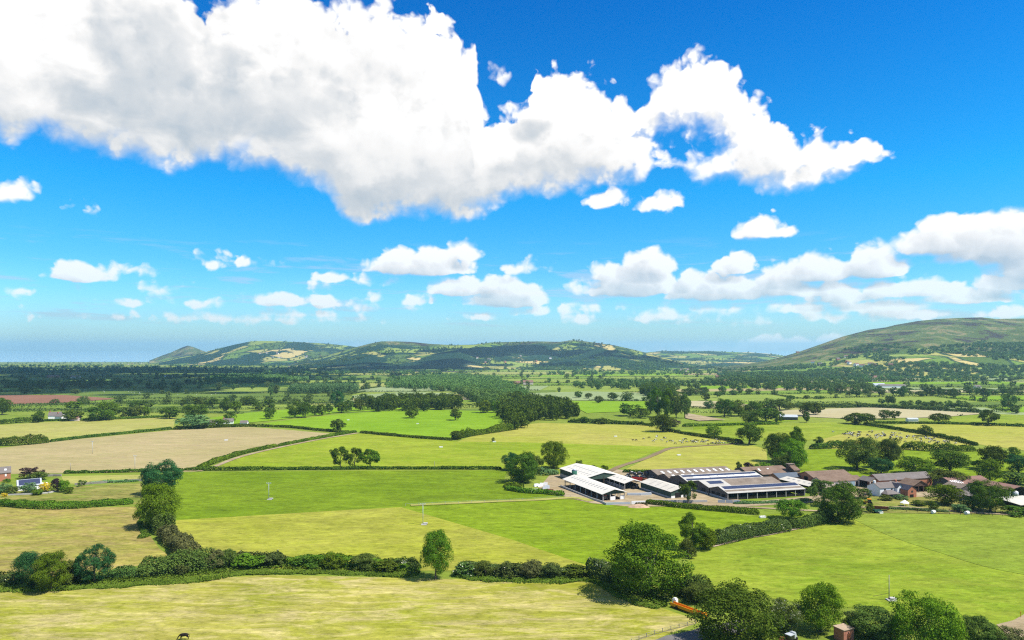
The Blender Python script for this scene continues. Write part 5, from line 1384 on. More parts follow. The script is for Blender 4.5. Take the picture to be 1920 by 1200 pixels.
fence([(1700, 960), (1800, 966), (1920, 970)], 4.0, 1.0, 'timber', 'thin wire fence at the top edge of the right field', 2)

# ------------------------------------------------------------------ poles
def pole(px, base, top, label, arm=True, stay=False, pad=True):
    X, Y = G(px, base); h = (base - top) * Y / F
    g = empty('utility_pole', (X, Y, gz(Y))); tag(g, label, 'pole')
    MB().tube((0, 0, -0.1), (0, 0, h), 0.14, 0.10, 8).build('shaft', MAT['galvanised' if arm else 'stone'], g, True)
    if arm:
        MB().box(-1.1, 1.1, -0.12, 0.12, h - 0.35, h - 0.15).build('crossarm', MAT['galvanised'], g)
        for x in (-0.95, 0, 0.95): MB().tube((x, 0, h - 0.15), (x, 0, h + 0.12), 0.07, 0.05, 6).build('insulator', MAT['white_paint'], g)
    if stay:
        MB().tube((0, 0, h * 0.3), (-4.0, 0.8, 0.9), 0.05, None, 5).build('stay', MAT['timber'], g)
    if pad:
        MB().box(-0.6, 1.6, -1.0, 0.8, 0, 0.35).box(0.2, 1.9, -0.4, 0.7, 0.36, 0.8).build('stone_base', MAT['concrete'], g)
    return g
pole(504, 937, 905, 'grey pole with a short crossarm standing on the upper green field')
pole(793, 984, 944, 'grey pole with a short crossarm standing on the boundary of the lime field')
pole(1667, 1126, 1078, 'bare wooden pole with a stone base on the big right field', False, True)
pole(173, 851, 827, 'thin pole on the left part of the tan field', True, False, False)
pole(253, 881, 854, 'thin pole on the near edge of the tan field', True, False, False)
pole(132, 882, 868, 'short thin pole by the lane hedge at left', False, False, False)
pole(955, 880, 866, 'pale short pole before the bluish tree on the straight hedge', False, False, False)
pole(815, 879, 865, 'thin bare post on the straight hedge', False, False, False)
pole(323, 976, 966, 'short white post at the foot of the bright green tree', False, False, False)
m = MB().tube((0, 0, 0), (0, 0, 1.6), 0.09, None, 6).build('marker_post', MAT['orange_paint']); p = G(1914, 1158); m.location = (*p, gz(p[1])); tag(m, 'small orange marker post by the bare earth at right', 'post')
# ------------------------------------------------------------------ troughs, bales, odd things in the fields
def box_thing(name, px, py, lx, ly, h, mat, label, cat, rz=0.2, lip=True, group=None):
    X, Y = G(px, py)
    m = MB().box(-lx / 2, lx / 2, -ly / 2, ly / 2, 0, h * 0.8)
    if lip:
        m.box(-lx / 2 - .06, lx / 2 + .06, -ly / 2 - .06, -ly / 2 + .1, h * 0.8, h).box(-lx / 2 - .06, lx / 2 + .06, ly / 2 - .1, ly / 2 + .06, h * 0.8, h).box(-lx / 2 - .06, -lx / 2 + .1, -ly / 2 + .1, ly / 2 - .1, h * 0.8, h).box(lx / 2 - .1, lx / 2 + .06, -ly / 2 + .1, ly / 2 - .1, h * 0.8, h)
    o = m.build(name, MAT[mat]); o.location = (X, Y, gz(Y)); o.rotation_euler = (0, 0, rz)
    return tag(o, label, cat, group)
for px, py, lab in [(783, 795, 'white trough on the vivid green field, nearer to the left lone oak'), (653, 788, 'white trough on the vivid green field by the row of trees'), (927, 829, 'pale trough beside the tiny tree'), (827, 839, 'white trough on the lime field below the bushy hedge'),
                    (1154, 819, 'white trough on the yellow green field left of the herd'), (1273, 854, 'white trough on the field right of the farm track'), (1510, 860, 'pale trough on the green field behind the tower'), (424, 826, 'pale trough on the tan field'), (1430, 971, 'pale metal trough in the paddock below the barns')]:
    box_thing('water_trough', px, py, 2.6, 1.0, 0.8, 'white_paint', lab, 'trough', group=None)
def bale(px, py, r, w, mat, label, group=None, rz=0.4, z=0.0):
    X, Y = G(px, py)
    m = MB()
    n = 18
    prof = [(-w / 2, r * 0.93), (-w / 2 + 0.08, r), (w / 2 - 0.08, r), (w / 2, r * 0.93)]
    for (x0, r0), (x1, r1) in zip(prof[:-1], prof[1:]):
        m.tube((x0, 0, r), (x1, 0, r), r0, r1, n, False)
    m.tube((-w / 2, 0, r), (-w / 2 + 0.001, 0, r), r * 0.93, None, n); m.tube((w / 2 - 0.001, 0, r), (w / 2, 0, r), r * 0.93, None, n)
    o = m.build('bale', MAT[mat]); o.location = (X, Y, gz(Y) + z); o.rotation_euler = (0, 0, rz)
    return tag(o, label, 'bale', group)
bale(1750, 963, 0.75, 1.6, 'white_paint', 'white wrapped bale on the garden track, left one')
bale(1813, 965, 0.8, 1.7, 'white_paint', 'white wrapped bale by the fence, right one')
b0 = None
for row in range(3):
    for i in range(9):
        px = 1174 + 7 * i + random.uniform(-1, 1) + row * 4; py = 896 - 3.2 * row + 0.3 * i + 0.5
        X, Y = G(px, py)
        if b0 is None:
            b0 = bale(px, py, 0.85, 1.5, 'black_plastic', 'one of the shiny black wrapped silage bales stacked behind the barns', 'black silage bales'); continue
        o = b0.copy(); COL.objects.link(o); o.location = (X, Y, gz(Y) + (1.5 if (row == 1 and i % 2) else 0)); o.rotation_euler = (0, 0, random.uniform(0, 3))
# earth heap
r = np.random.default_rng(2); nu, nv = 28, 12
a, q = np.meshgrid(np.linspace(0, 2 * np.pi, nu, endpoint=False), np.linspace(0, 1, nv), indexing='ij')
rad = 1 - q * 0.98; Z = 1.7 * np.sin(q * np.pi / 2) ** 1.3 * (0.7 + 0.6 * fbm(np.cos(a) * 2 * rad + 5, np.sin(a) * 2 * rad + 5, 4))
vv = np.stack([np.cos(a) * rad * 5.6, np.sin(a) * rad * 2.6, Z - 0.1], -1).reshape(-1, 3); idx = np.arange(nu * nv).reshape(nu, nv); j = np.roll(idx, -1, 0)
o = link('earth_heap', mesh_np('earth_heap', vv, np.stack([idx[:, :-1], j[:, :-1], j[:, 1:], idx[:, 1:]], -1).reshape(-1, 4), plain_mat('earth', (0.40, 0.27, 0.18), 1, 0, 0.4, 0.8), smooth=True))
p = G(1198, 951); o.location = (*p, gz(p[1])); tag(o, 'reddish brown heap of earth at the field edge below the sheds', 'earth heap')
hedge([(1190, 949), (1200, 948.5), (1214, 949)], 1.6, 1.6, 'scrub on top of the earth heap', 'leaf_brown', lump=0.5, name='weeds', cat='weeds', kind='stuff')
# orange trailer beam with white tank
X, Y = G(1290, 1150)
d = (np.array(G(1322, 1158)) - np.array(G(1260, 1136))); L = np.linalg.norm(d); rz = math.atan2(d[1], d[0])
g = empty('orange_trailer', (*G(1290, 1148), gz(G(1290, 1148)[1])), rz); tag(g, 'long orange yellow metal trailer lying by the hay field edge', 'trailer')
MB().box(-L / 2, L / 2, -0.75, -0.63, 0.5, 1.3).box(-L / 2, L / 2, 0.63, 0.75, 0.5, 1.3).box(-L / 2, L / 2, -0.62, 0.62, 0.5, 0.58).build('bed', MAT['orange_paint'], g)
MB().box(L / 2 + 0.01, L / 2 + 0.2, -0.75, 0.75, 0.3, 1.7).build('tailboard', MAT['orange_paint'], g)
for x in (-L * 0.3, L * 0.25):
    for y in (-0.85, 0.85): MB().tube((x, y - 0.12, 0.42), (x, y + 0.12, 0.42), 0.42, None, 14).build('wheel', MAT['dark_inside'], g)
m = MB(); m.box(-0.6, 0.6, -0.5, 0.5, 0, 1.1).box(-0.4, 0.4, -0.35, 0.35, 1.1, 1.35)
o = m.build('water_tank', MAT['white_paint']); p = G(1266, 1134); o.location = (*p, gz(p[1]) + 0.6); o.rotation_euler = (0, 0, rz); tag(o, 'white plastic water tank at the left end of the orange trailer', 'tank')
# small brick shed at the bottom
X, Y = G(1582, 1199); g = empty('brick_shed', (X, Y, gz(Y)), R(24)); tag(g, 'small square brick shed with a flat tan roof at the bottom edge', 'shed')
MB().box(-1.7, 1.7, -1.45, 1.45, 0, 2.9).build('wall', plain_mat('red_brick', (0.36, 0.15, 0.10), 0.9, 0.1, 0.4, 2.0), g)
MB().box(-1.85, 1.85, -1.6, 1.6, 2.91, 3.08).build('roof', plain_mat('tan_felt', (0.36, 0.27, 0.19), 0.9, 0.05, 0.3, 1.5), g)
MB().box(1.71, 1.78, -1.0, 1.1, 0.9, 1.4).build('vent', MAT['white_paint'], g); MB().box(-0.5, 0.5, -1.53, -1.46, 0, 2.0).build('door', MAT['rust'], g)
# small utility cart
X, Y = G(1484, 1200); g = empty('utility_cart', (X, Y, gz(Y)), R(35)); tag(g, 'small dark utility cart with a pale box lid near the brick shed', 'cart')
MB().box(-1.5, 0.2, -0.75, 0.75, 0.5, 1.5).build('body', MAT['black_plastic'], g); MB().box(-1.6, 0.3, -0.8, 0.8, 1.51, 1.65).build('lid', MAT['galvanised'], g)
MB().hexa([(0.21, -0.7, 0.5), (1.5, -0.6, 0.5), (1.5, 0.6, 0.5), (0.21, 0.7, 0.5), (0.21, -0.7, 1.9), (0.9, -0.6, 1.9), (0.9, 0.6, 1.9), (0.21, 0.7, 1.9)]).build('cab', MAT['galvanised'], g)
for x in (-1.0, 1.0):
    for y in (-0.78, 0.78): MB().tube((x, y - 0.12, 0.36), (x, y + 0.12, 0.36), 0.36, None, 12).build('wheel', MAT['dark_inside'], g)
X, Y = G(1468, 1201); o = MB().box(-1.4, 1.4, -0.3, 0.3, 0, 0.5).box(-1.0, 0.6, -0.25, 0.25, 0.5, 0.9).build('log_pile', MAT['rust']); o.location = (X, Y, gz(Y)); tag(o, 'low rusty brown pile of timber left of the utility cart', 'log pile')
# yard machinery
def trailer(px, py, L, w, h, mat, label, rz, cat='trailer', wheels=True):
    X, Y = G(px, py); g = empty('farm_trailer', (X, Y, gz(Y)), rz); tag(g, label, cat)
    MB().box(-L / 2, L / 2, -w / 2, w / 2, 0.8, 0.95).box(-L / 2, L / 2, -w / 2, -w / 2 + 0.08, 0.96, 0.8 + h).box(-L / 2, L / 2, w / 2 - 0.08, w / 2, 0.96, 0.8 + h).box(-L / 2, -L / 2 + 0.08, -w / 2 + 0.09, w / 2 - 0.09, 0.96, 0.8 + h).build('body', MAT[mat], g)
    MB().tube((L / 2, 0, 0.8), (L / 2 + 1.6, 0, 0.5), 0.08, None, 6).build('drawbar', MAT['rust'], g)
    for x in (-L * 0.2, L * 0.05):
        for y in (-w / 2, w / 2): MB().tube((x, y - 0.15, 0.45), (x, y + 0.15, 0.45), 0.45, None, 12).build('wheel', MAT['dark_inside'], g)
def tractor(px, py, mat, label, rz):
    X, Y = G(px, py); g = empty('tractor', (X, Y, gz(Y)), rz); tag(g, label, 'tractor')
    MB().hexa([(0.3, -0.45, 0.8), (2.1, -0.4, 0.8), (2.1, 0.4, 0.8), (0.3, 0.45, 0.8), (0.3, -0.45, 1.7), (2.05, -0.36, 1.5), (2.05, 0.36, 1.5), (0.3, 0.45, 1.7)]).build('bonnet', MAT[mat], g)
    MB().box(-1.2, 0.29, -0.7, 0.7, 0.9, 2.5).build('cab', MAT['glass'], g); MB().box(-1.3, 0.4, -0.8, 0.8, 2.51, 2.65).build('cab_roof', MAT[mat], g)
    for y in (-0.85, 0.85):
        MB().tube((-0.8, y - 0.22, 0.85), (-0.8, y + 0.22, 0.85), 0.85, None, 16).build('wheel', MAT['dark_inside'], g)
        MB().tube((1.6, y - 0.16, 0.55), (1.6, y + 0.16, 0.55), 0.55, None, 14).build('wheel', MAT['dark_inside'], g)
tractor(1133, 938, 'red_paint', 'red tractor parked under the open sided white shed', R(110))
trailer(1195, 903, 5.5, 2.4, 1.5, 'red_paint', 'red farm trailer behind the small open cattle shed', R(-15))
trailer(1211, 904, 3.5, 2.2, 1.2, 'rust', 'smaller rusty red trailer right of the red farm trailer', R(30))
tractor(1192, 917, 'dark_inside', 'dark tractor beside the small open cattle shed', R(200))
trailer(1647, 957, 8.0, 2.4, 0.9, 'rust', 'rusty brown flatbed trailer below the white farmhouse', R(-22))
tractor(1628, 946, 'orange_paint', 'orange digger tractor on the house track', R(160))
trailer(1645, 962, 3.4, 1.8, 0.7, 'green_silo', 'small green trailer beside the rusty flatbed', R(5))
box_thing('plastic_crate', 1651, 963, 1.6, 1.4, 0.9, 'white_paint', 'white box right of the small green trailer', 'crate')
tractor(1568, 922, 'red_paint', 'red tractor in front of the low pink building', R(190))
# parasol tent in the garden
X, Y = G(1696, 949); g = empty('garden_tent', (X, Y, gz(Y))); tag(g, 'white pointed garden tent on the lawn below the farmhouse', 'tent')
MB().tube((0, 0, 1.6), (0, 0, 2.9), 2.0, 0.05, 6).build('canopy', MAT['white_paint'], g)
for i in range(6): MB().tube((1.8 * math.cos(i * 1.047), 1.8 * math.sin(i * 1.047), 0), (1.8 * math.cos(i * 1.047), 1.8 * math.sin(i * 1.047), 1.65), 0.05, None, 5).build('leg', MAT['white_paint'], g)
# scrap: piles of white gates and sheets
r_ = random.Random(5)
for k, (px, py, lab) in enumerate([(1009, 912, 'left stack of white and grey metal gates in the scrap corner'), (1018, 910, 'large leaning stack of pale metal gates in the scrap corner'), (1024, 916, 'stack of pale pipes and sheets at the right of the scrap corner'), (1000, 921, 'low stack of white sheets behind the trimmed round hedge')]):
    X, Y = G(px, py); m = MB()
    for i in range(9):
        x = r_.uniform(-1.6, 1.6); y = -1.6 + 0.36 * i; w = r_.uniform(1.2, 2.6); h = r_.uniform(0.5, 1.7)
        m.hexa([(x - w / 2, y, 0), (x + w / 2, y, 0), (x + w / 2, y + 0.08, 0), (x - w / 2, y + 0.08, 0), (x - w / 2, y + 0.2, h), (x + w / 2, y + 0.2, h), (x + w / 2, y + 0.28, h), (x - w / 2, y + 0.28, h)])
    o = m.build('gate_stack', MAT['white_paint' if k != 2 else 'galvanised']); o.location = (X, Y, gz(Y)); o.rotation_euler = (0, 0, r_.uniform(-0.5, 0.5)); tag(o, lab, 'gate stack')
trailer(1030, 922, 4.0, 1.8, 0.4, 'rust', 'low rusty trailer beside the scrap corner', R(-12))

# ------------------------------------------------------------------ far farmhouses and villages
def far_house(px, base, L, w, e, r, wall, roofm, label, rz=None, group=None, chim=True, hill=None, cat='house', name='far_house'):
    if hill is not None:
        p = hill.ray(px, base)
        if p is None: return
        X, Y = p; z = float(hill.z(X, Y))
    else:
        X, Y = G(px, base); z = gz(Y)
    g = empty(name, (X, Y, z), random.uniform(-0.5, 0.5) if rz is None else rz); tag(g, label, cat, group)
    m = MB(); m.prism([Vector((-L / 2, -w / 2, -1)), Vector((-L / 2, w / 2, -1)), Vector((-L / 2, w / 2, e)), Vector((-L / 2, 0, r)), Vector((-L / 2, -w / 2, e))], (L, 0, 0)).build('wall', MAT[wall], g)
    m = MB(); k = (r - e) / (w / 2)
    for sg in (-1, 1):
        ring = [(-L / 2 - .3, sg * (w / 2 + .4), e - .4 * k), (L / 2 + .3, sg * (w / 2 + .4), e - .4 * k), (L / 2 + .3, 0, r), (-L / 2 - .3, 0, r)]
        m.hexa([(a, b, c + .05) for a, b, c in ring] + [(a, b, c + .25) for a, b, c in ring])
    m.build('roof', MAT[roofm], g)
    if chim: MB().box(-L / 2 + 0.3, -L / 2 + 1.3, -0.6, 0.6, r - 0.6, r + 1.4).build('chimney', MAT['brick'], g)
far_house(104, 786, 12, 8, 4.5, 8, 'white_paint', 'slate', 'white farmhouse with grey roof among the trees at left', 0.3)
far_house(114, 787, 9, 7, 4, 7, 'white_paint', 'slate', 'smaller white wing right of the white farmhouse', -0.2)
far_house(141, 789, 8, 6, 2.5, 4.5, 'pink_render', 'red_roof', 'small reddish shed under the dark round tree', 0.1, chim=False, cat='shed')
far_house(190, 787, 9, 6, 2.6, 4.4, 'white_paint', 'slate', 'low white barn between the trees right of the farmhouse', 0.1, chim=False, cat='barn')
far_house(428, 795, 10, 6, 3, 5.6, 'white_paint', 'slate', 'white cottage in the trees at the top of the tan field', 0.3)
far_house(398, 797, 9, 6, 3, 5.4, 'white_paint', 'slate', 'low white barn left of the cottage above the tan field', 0.0, chim=False, cat='barn')
far_house(458, 797, 7, 5, 2.6, 4.6, 'white_paint', 'slate', 'small white outbuilding right of the cottage above the tan field', 0.1, chim=False, cat='shed')
far_house(1478, 787, 18, 10, 3.5, 5.5, 'grey_boards', 'galvanised', 'grey roofed barn in the trees below the straw field', -0.2, chim=False, cat='barn')
far_house(1710, 790, 11, 5, 2.5, 3.6, 'white_paint', 'galvanised', 'low white trailer home by the straw field corner', 0.0, chim=False, cat='building')
far_house(1647, 725, 28, 14, 5, 8, 'white_paint', 'galvanised', 'pale barn of the far white farm on the right plain, left part', 0.1, chim=False, cat='barn')
far_house(1672, 727, 60, 16, 5, 8, 'white_paint', 'slate', 'long low shed of the far white farm on the right plain', 0.0, chim=False, cat='barn')
far_house(1832, 728, 14, 9, 4, 7, 'white_paint', 'slate', 'lone white house on the right plain', 0.2)
far_house(1648, 712, 36, 14, 7, 13, 'brick', 'red_roof', 'red brick farm on the right plain, left block', 0.1); far_house(1634, 713, 24, 12, 6, 11, 'pink_render', 'red_roof', 'pinkish farm block left of the red brick farm', -0.2)
far_house(990, 721, 26, 11, 6, 11, 'pink_render', 'red_roof', 'pinkish far house with red roof beyond the central wood', 0.1); far_house(967, 720, 24, 10, 4, 8, 'brick', 'red_roof', 'low red roofed building left of the pinkish far house', 0.0, chim=False)
far_house(100, 708, 40, 12, 5, 9, 'brick', 'red_roof', 'reddish shaded farm on the far left plain', 0.0, chim=False, cat='barn'); far_house(140, 709, 34, 12, 5, 9, 'pink_render', 'red_roof', 'pinkish shaded barn right of the reddish far farm', 0.1, chim=False, cat='barn')
far_house(316, 707, 26, 11, 5, 8, 'white_paint', 'slate', 'small white far building above the left fields', 0.0, chim=False)
far_house(1362, 718, 16, 9, 5, 9, 'pink_render', 'red_roof', 'reddish house in the willow belt at right', 0.2)
far_house(1350, 708, 30, 12, 5, 9, 'brick', 'red_roof', 'long reddish roof at the edge of the far village', 0.1, chim=False)
rh = random.Random(8)
for (x0, x1, y0, y1, n, lab, grp, hl) in [(1165, 1250, 688, 694, 16, 'one of the pale houses of the village at the foot of the middle hills', 'village at the foot of the middle hills', None), (1260, 1300, 692, 698, 12, 'one of the reddish houses of the village in the gap', 'village in the gap', None),
                                     (1400, 1510, 697, 705, 18, 'one of the houses of the village at the foot of the right hill', 'village at the foot of the right hill', None), (190, 290, 679, 684, 12, 'one of the tiny pale houses of the distant town at left', 'distant town at left', None),
                                     (840, 1180, 668, 686, 16, 'one of the white farms dotted over the middle hills', 'farms on the middle hills', hC), (1480, 1720, 660, 690, 12, 'one of the white cottages on the lower slope of the right hill', 'cottages on the right hill', hE), (470, 640, 662, 672, 10, 'one of the pale farms on the left wooded hill', 'farms on the left hill', hB)]:
    for i in range(n):
        big = 1.0 if hl is None else 1.3
        far_house(rh.uniform(x0, x1), rh.uniform(y0, y1), rh.uniform(10, 18) * big, rh.uniform(8, 10) * big, 5.5 * big, 9 * big, rh.choice(['white_paint', 'white_paint', 'pink_render', 'brick']), rh.choice(['slate', 'red_roof']), lab, rh.uniform(-0.8, 0.8), grp, False, hl)

# ------------------------------------------------------------------ cattle and the horse: skinned skeletons
def skin_mesh(name, joints, bones, root=0, sub=2):
    me = bpy.data.meshes.new(name); me.from_pydata([j[0] for j in joints], bones, []); me.update()
    o = link(name, me)
    sk = o.modifiers.new('skin', 'SKIN'); sk.use_smooth_shade = True
    for i, j in enumerate(joints):
        v = me.skin_vertices[0].data[i]
        rr = j[1] if isinstance(j[1], tuple) else (j[1], j[1]); v.radius = rr; v.use_root = (i == root)
    ss = o.modifiers.new('sub', 'SUBSURF'); ss.levels = sub; ss.render_levels = sub
    dg = bpy.context.evaluated_depsgraph_get()
    out = bpy.data.meshes.new_from_object(o.evaluated_get(dg)); out.name = name
    bpy.data.objects.remove(o)
    for p in out.polygons: p.use_smooth = True
    return out
def quadruped(name, s, graze, horse=False):
    """x forward; skeleton with hocks and knees"""
    J = []; B = []
    def j(x, y, z, r): J.append(((x * s, y * s, z * s), (r[0] * s, r[1] * s) if isinstance(r, tuple) else r * s)); return len(J) - 1
    def b(*ix):
        for a, c in zip(ix[:-1], ix[1:]): B.append((a, c))
    deep = 0.34 if not horse else 0.30
    pel = j(-0.72, 0, 1.08, 0.30); mid = j(-0.15, 0, 1.03, deep + 0.02); che = j(0.45, 0, 1.05, deep); wit = j(0.66, 0, 1.14, 0.25)
    b(pel, mid, che, wit)
    if graze:
        n1 = j(0.98, 0, 0.92, 0.15 if not horse else 0.14); n2 = j(1.22, 0, 0.52, 0.115); h1 = j(1.36, 0, 0.30, 0.12); h2 = j(1.50, 0, 0.07, 0.075)
    else:
        n1 = j(0.92, 0, 1.30, 0.16); n2 = j(1.12, 0, 1.42, 0.13); h1 = j(1.30, 0, 1.40, 0.13); h2 = j(1.58, 0, 1.24, 0.08)
    b(wit, n1, n2, h1, h2)
    for y in (-1, 1):
        e0 = j(J[h1][0][0] / s - 0.06, y * 0.13, J[h1][0][2] / s + 0.14, 0.03); b(h1, e0)
    t1 = j(-1.05, 0, 1.12, 0.05); t2 = j(-1.14, 0, 0.78, 0.035); t3 = j(-1.15, 0, 0.45, 0.05); b(pel, t1, t2, t3)
    for y, dx in ((-0.2, 0.0), (0.2, 0.14)):
        sh = j(0.52, y, 0.78, 0.13); kn = j(0.54 + dx, y, 0.42, 0.07); ft = j(0.52 + dx * 1.3, y, 0.10, 0.05); ho = j(0.55 + dx * 1.3, y, 0.0, 0.065); b(che, sh, kn, ft, ho)
        st = j(-0.60, y, 0.76, 0.17); hk = j(-0.88 - dx, y, 0.46, 0.07); f2 = j(-0.82 - dx, y, 0.10, 0.05); h3 = j(-0.78 - dx, y, 0.0, 0.065); b(pel, st, hk, f2, h3)
    return skin_mesh(name, J, B, 1, 1 if not horse else 2)
m_, t_ = new_mat('cow_pied')
oi = t_.n('ShaderNodeObjectInfo'); tc = t_.n('ShaderNodeTexCoord').outputs['Object']
ad = t_.n('ShaderNodeVectorMath', operation='ADD'); t_.put(ad.inputs[0], tc); cb = t_.n('ShaderNodeCombineXYZ')
t_.put(cb.inputs[0], t_.m('MULTIPLY', oi.outputs['Random'], 40.0)); t_.put(ad.inputs[1], cb.outputs[0])
pn = t_.noise(ad.outputs[0], 1.1, 1, 0.4)
thr = t_.m('MULTIPLY_ADD', oi.outputs['Random'], 0.24, 0.44)
f_ = t_.m('GREATER_THAN', pn.outputs[0], thr)
finish(t_, principled(t_, t_.mix(f_, (0.012, 0.011, 0.011), (0.62, 0.59, 0.54)), 0.8, 0.1)); MAT['cow_pied'] = m_
cow_g = quadruped('cow', 1.0, True); cow_s = quadruped('cow', 1.0, False)
for me in (cow_g, cow_s): me.materials.append(MAT['cow_pied'])
def cow(px, py, lab, grp, i, seated=False):
    X, Y = G(px, py)
    o = link('cow', cow_g if random.random() < 0.6 else cow_s)
    o.location = (X, Y, gz(Y) + 0.06); o.rotation_euler = (0, 0, random.choice([0, math.pi]) + random.uniform(-0.7, 0.7)); o.scale = (1.0, 1.0, 1.0)
    tag(o, lab, 'cow', grp)
H1 = [(1207, 824), (1217, 822), (1225, 829), (1229, 826), (1231, 821), (1232, 819), (1241, 827), (1245, 822), (1247, 823), (1251, 830), (1257, 828), (1261, 829), (1266, 833), (1275, 829), (1279, 832), (1281, 828), (1282, 825), (1286, 825), (1288, 830), (1296, 829), (1299, 831), (1300, 828), (1302, 830), (1304, 827), (1306, 831), (1308, 828), (1315, 830), (1317, 827), (1319, 830), (1321, 831), (1324, 828), (1327, 828), (1328, 835), (1334, 833), (1337, 832), (1341, 834), (1343, 831), (1344, 826), (1346, 833), (1349, 829), (1350, 833), (1357, 833), (1366, 831), (1372, 833), (1382, 833), (1193, 827), (1187, 827)]
for i, (x, y) in enumerate(H1): cow(x, y, 'one of the black and white cows of the left herd on the yellow green field', 'left cattle herd', i)
H2 = []
while len(H2) < 115:
    px = rng.uniform(1578, 1800); y = 812 + (px - 1580) * 0.085 + rng.normal(0, 4.5)
    lo = 808 + max(0, (px - 1660)) * 0.16; hi = 826 + max(0, (px - 1600)) * 0.07
    if lo < y < hi: H2.append((px, y))
for i, (x, y) in enumerate(H2): cow(x, y, 'one of the black and white cows of the large herd before the slanting hedge', 'right cattle herd', i)
cow(1562, 811, 'lone dark cow standing left of the large herd', None, 0)
horse = link('horse', quadruped('horse', 1.0, True, True)); horse.data.materials.append(MAT['horse_coat'])
X, Y = G(345, 1199.5); horse.location = (X, Y, gz(Y) + 0.06); horse.rotation_euler = (0, 0, math.pi + 0.12); horse.scale = (1.12, 1.12, 1.12)
tag(horse, 'dark horse grazing on the hay field at the bottom edge', 'horse')
# sheep-like white specks on the shaded left fields
sh_m = quadruped('sheep', 0.62, True); sh_m.materials.append(MAT['white_paint'])
for i in range(46):
    px = rng.uniform(150, 420); py = rng.uniform(727, 742)
    X, Y = G(px, py); o = link('sheep', sh_m); o.location = (X, Y, gz(Y) + 0.3); o.rotation_euler = (0, 0, rng.uniform(0, 6.28)); o.scale = (1.15, 1.5, 1.25)
    tag(o, 'one of the white sheep dotted over the shaded left fields', 'sheep', 'sheep on the left fields')
SHADOW_CLOUDS = [(-1150, 1750, 620, 330, 1), (-850, 1430, 520, 170, 8), (-1500, 2500, 1200, 480, 2), (-1900, 3600, 1500, 640, 6), (-3000, 4600, 1500, 700, 7), (300, 5600, 1500, 500, 3, 3000), (-500, 4400, 900, 380, 5, 3000), (900, 4700, 500, 220, 9, 3000)]
# ------------------------------------------------------------------ air, clouds, sky, sun, camera
def add_haze():
    me = bpy.data.meshes.new('haze')
    x0, x1, y0, y1, z0, z1 = -40000, 40000, -16500, 48000, -246.0, 300.0
    v = [(x0, y0, z0), (x1, y0, z0), (x1, y1, z0), (x0, y1, z0), (x0, y0, z1), (x1, y0, z1), (x1, y1, z1), (x0, y1, z1)]
    me.from_pydata(v, [], [(3, 2, 1, 0), (4, 5, 6, 7), (0, 1, 5, 4), (1, 2, 6, 5), (2, 3, 7, 6), (3, 0, 4, 7)]); me.update()
    m = bpy.data.materials.new('haze'); m.use_nodes = True; nt = m.node_tree; nt.nodes.clear()
    o = nt.nodes.new('ShaderNodeOutputMaterial'); p = nt.nodes.new('ShaderNodeVolumePrincipled')
    p.inputs['Density'].default_value = HAZE_D
    p.inputs['Color'].default_value = (0.50, 0.86, 1.0, 1)
    p.inputs['Anisotropy'].default_value = 0.0
    nt.links.new(p.outputs[0], o.inputs['Volume'])
    me.materials.append(m)
    tag(link('haze', me), kind='stuff')
HAZE_D = 4.8e-5
add_haze()

# clouds added high over the valley, unseen, to shadow the far woods and hills
MAT['unseen_shadow_cloud'] = plain_mat('unseen_shadow_cloud', (0.9, 0.9, 0.9), 1.0, 0.0, 0.03, 0.001)
def add_shadow_cloud(sx, sy, rx, ry, seed, zc=3600.0):
    """a lumpy cloud whose shadow falls round ground point (sx, sy)"""
    t = (zc - gz(sy)) / SUN_DIR.z
    cx, cy = sx + SUN_DIR.x * t, sy + SUN_DIR.y * t
    r = np.random.default_rng(seed)
    n = 40
    V = []; Q = []; base = 0
    nu, nv = 20, 12
    uu, vv = np.meshgrid(np.linspace(0, 2 * np.pi, nu, endpoint=False), np.linspace(0.08, np.pi - 0.08, nv), indexing='ij')
    for k in range(n):
        a = r.uniform(0, 6.28); d = r.uniform(0, 1) ** 0.6
        x = cx + math.cos(a) * d * rx; y = cy + math.sin(a) * d * ry
        rad = r.uniform(0.2, 0.42) * min(rx, ry) * (1.25 - 0.6 * d)
        X = np.cos(uu) * np.sin(vv); Yy = np.sin(uu) * np.sin(vv); Z = np.cos(vv)
        b = 1 + 0.25 * (fbm(X * 2.2 + 9 * k, Yy * 2.2 + Z * 2.2 + k, 4) - 0.5) * 2
        zz = np.where(Z < 0, Z * 0.25, Z * 0.8)
        v = np.stack([x + X * rad * b * 1.25, y + Yy * rad * b, zc + zz * rad * b], -1).reshape(-1, 3)
        idx = np.arange(nu * nv).reshape(nu, nv); j = np.roll(idx, -1, 0)
        q = np.stack([idx[:, :-1], idx[:, 1:], j[:, 1:], j[:, :-1]], -1).reshape(-1, 4)
        V.append(v); Q.append(q + base); base += len(v)
    me = mesh_np('unseen_shadow_cloud', np.concatenate(V), np.concatenate(Q), MAT['unseen_shadow_cloud'], smooth=True)
    tag(link('unseen_shadow_cloud', me), kind='structure')
for args in SHADOW_CLOUDS:
    add_shadow_cloud(*args)

def px_dir(px, py):
    a = math.atan2(px - 960, F); e = math.atan2(HOR - py, math.hypot(F, px - 960))
    return math.degrees(a), math.degrees(e)

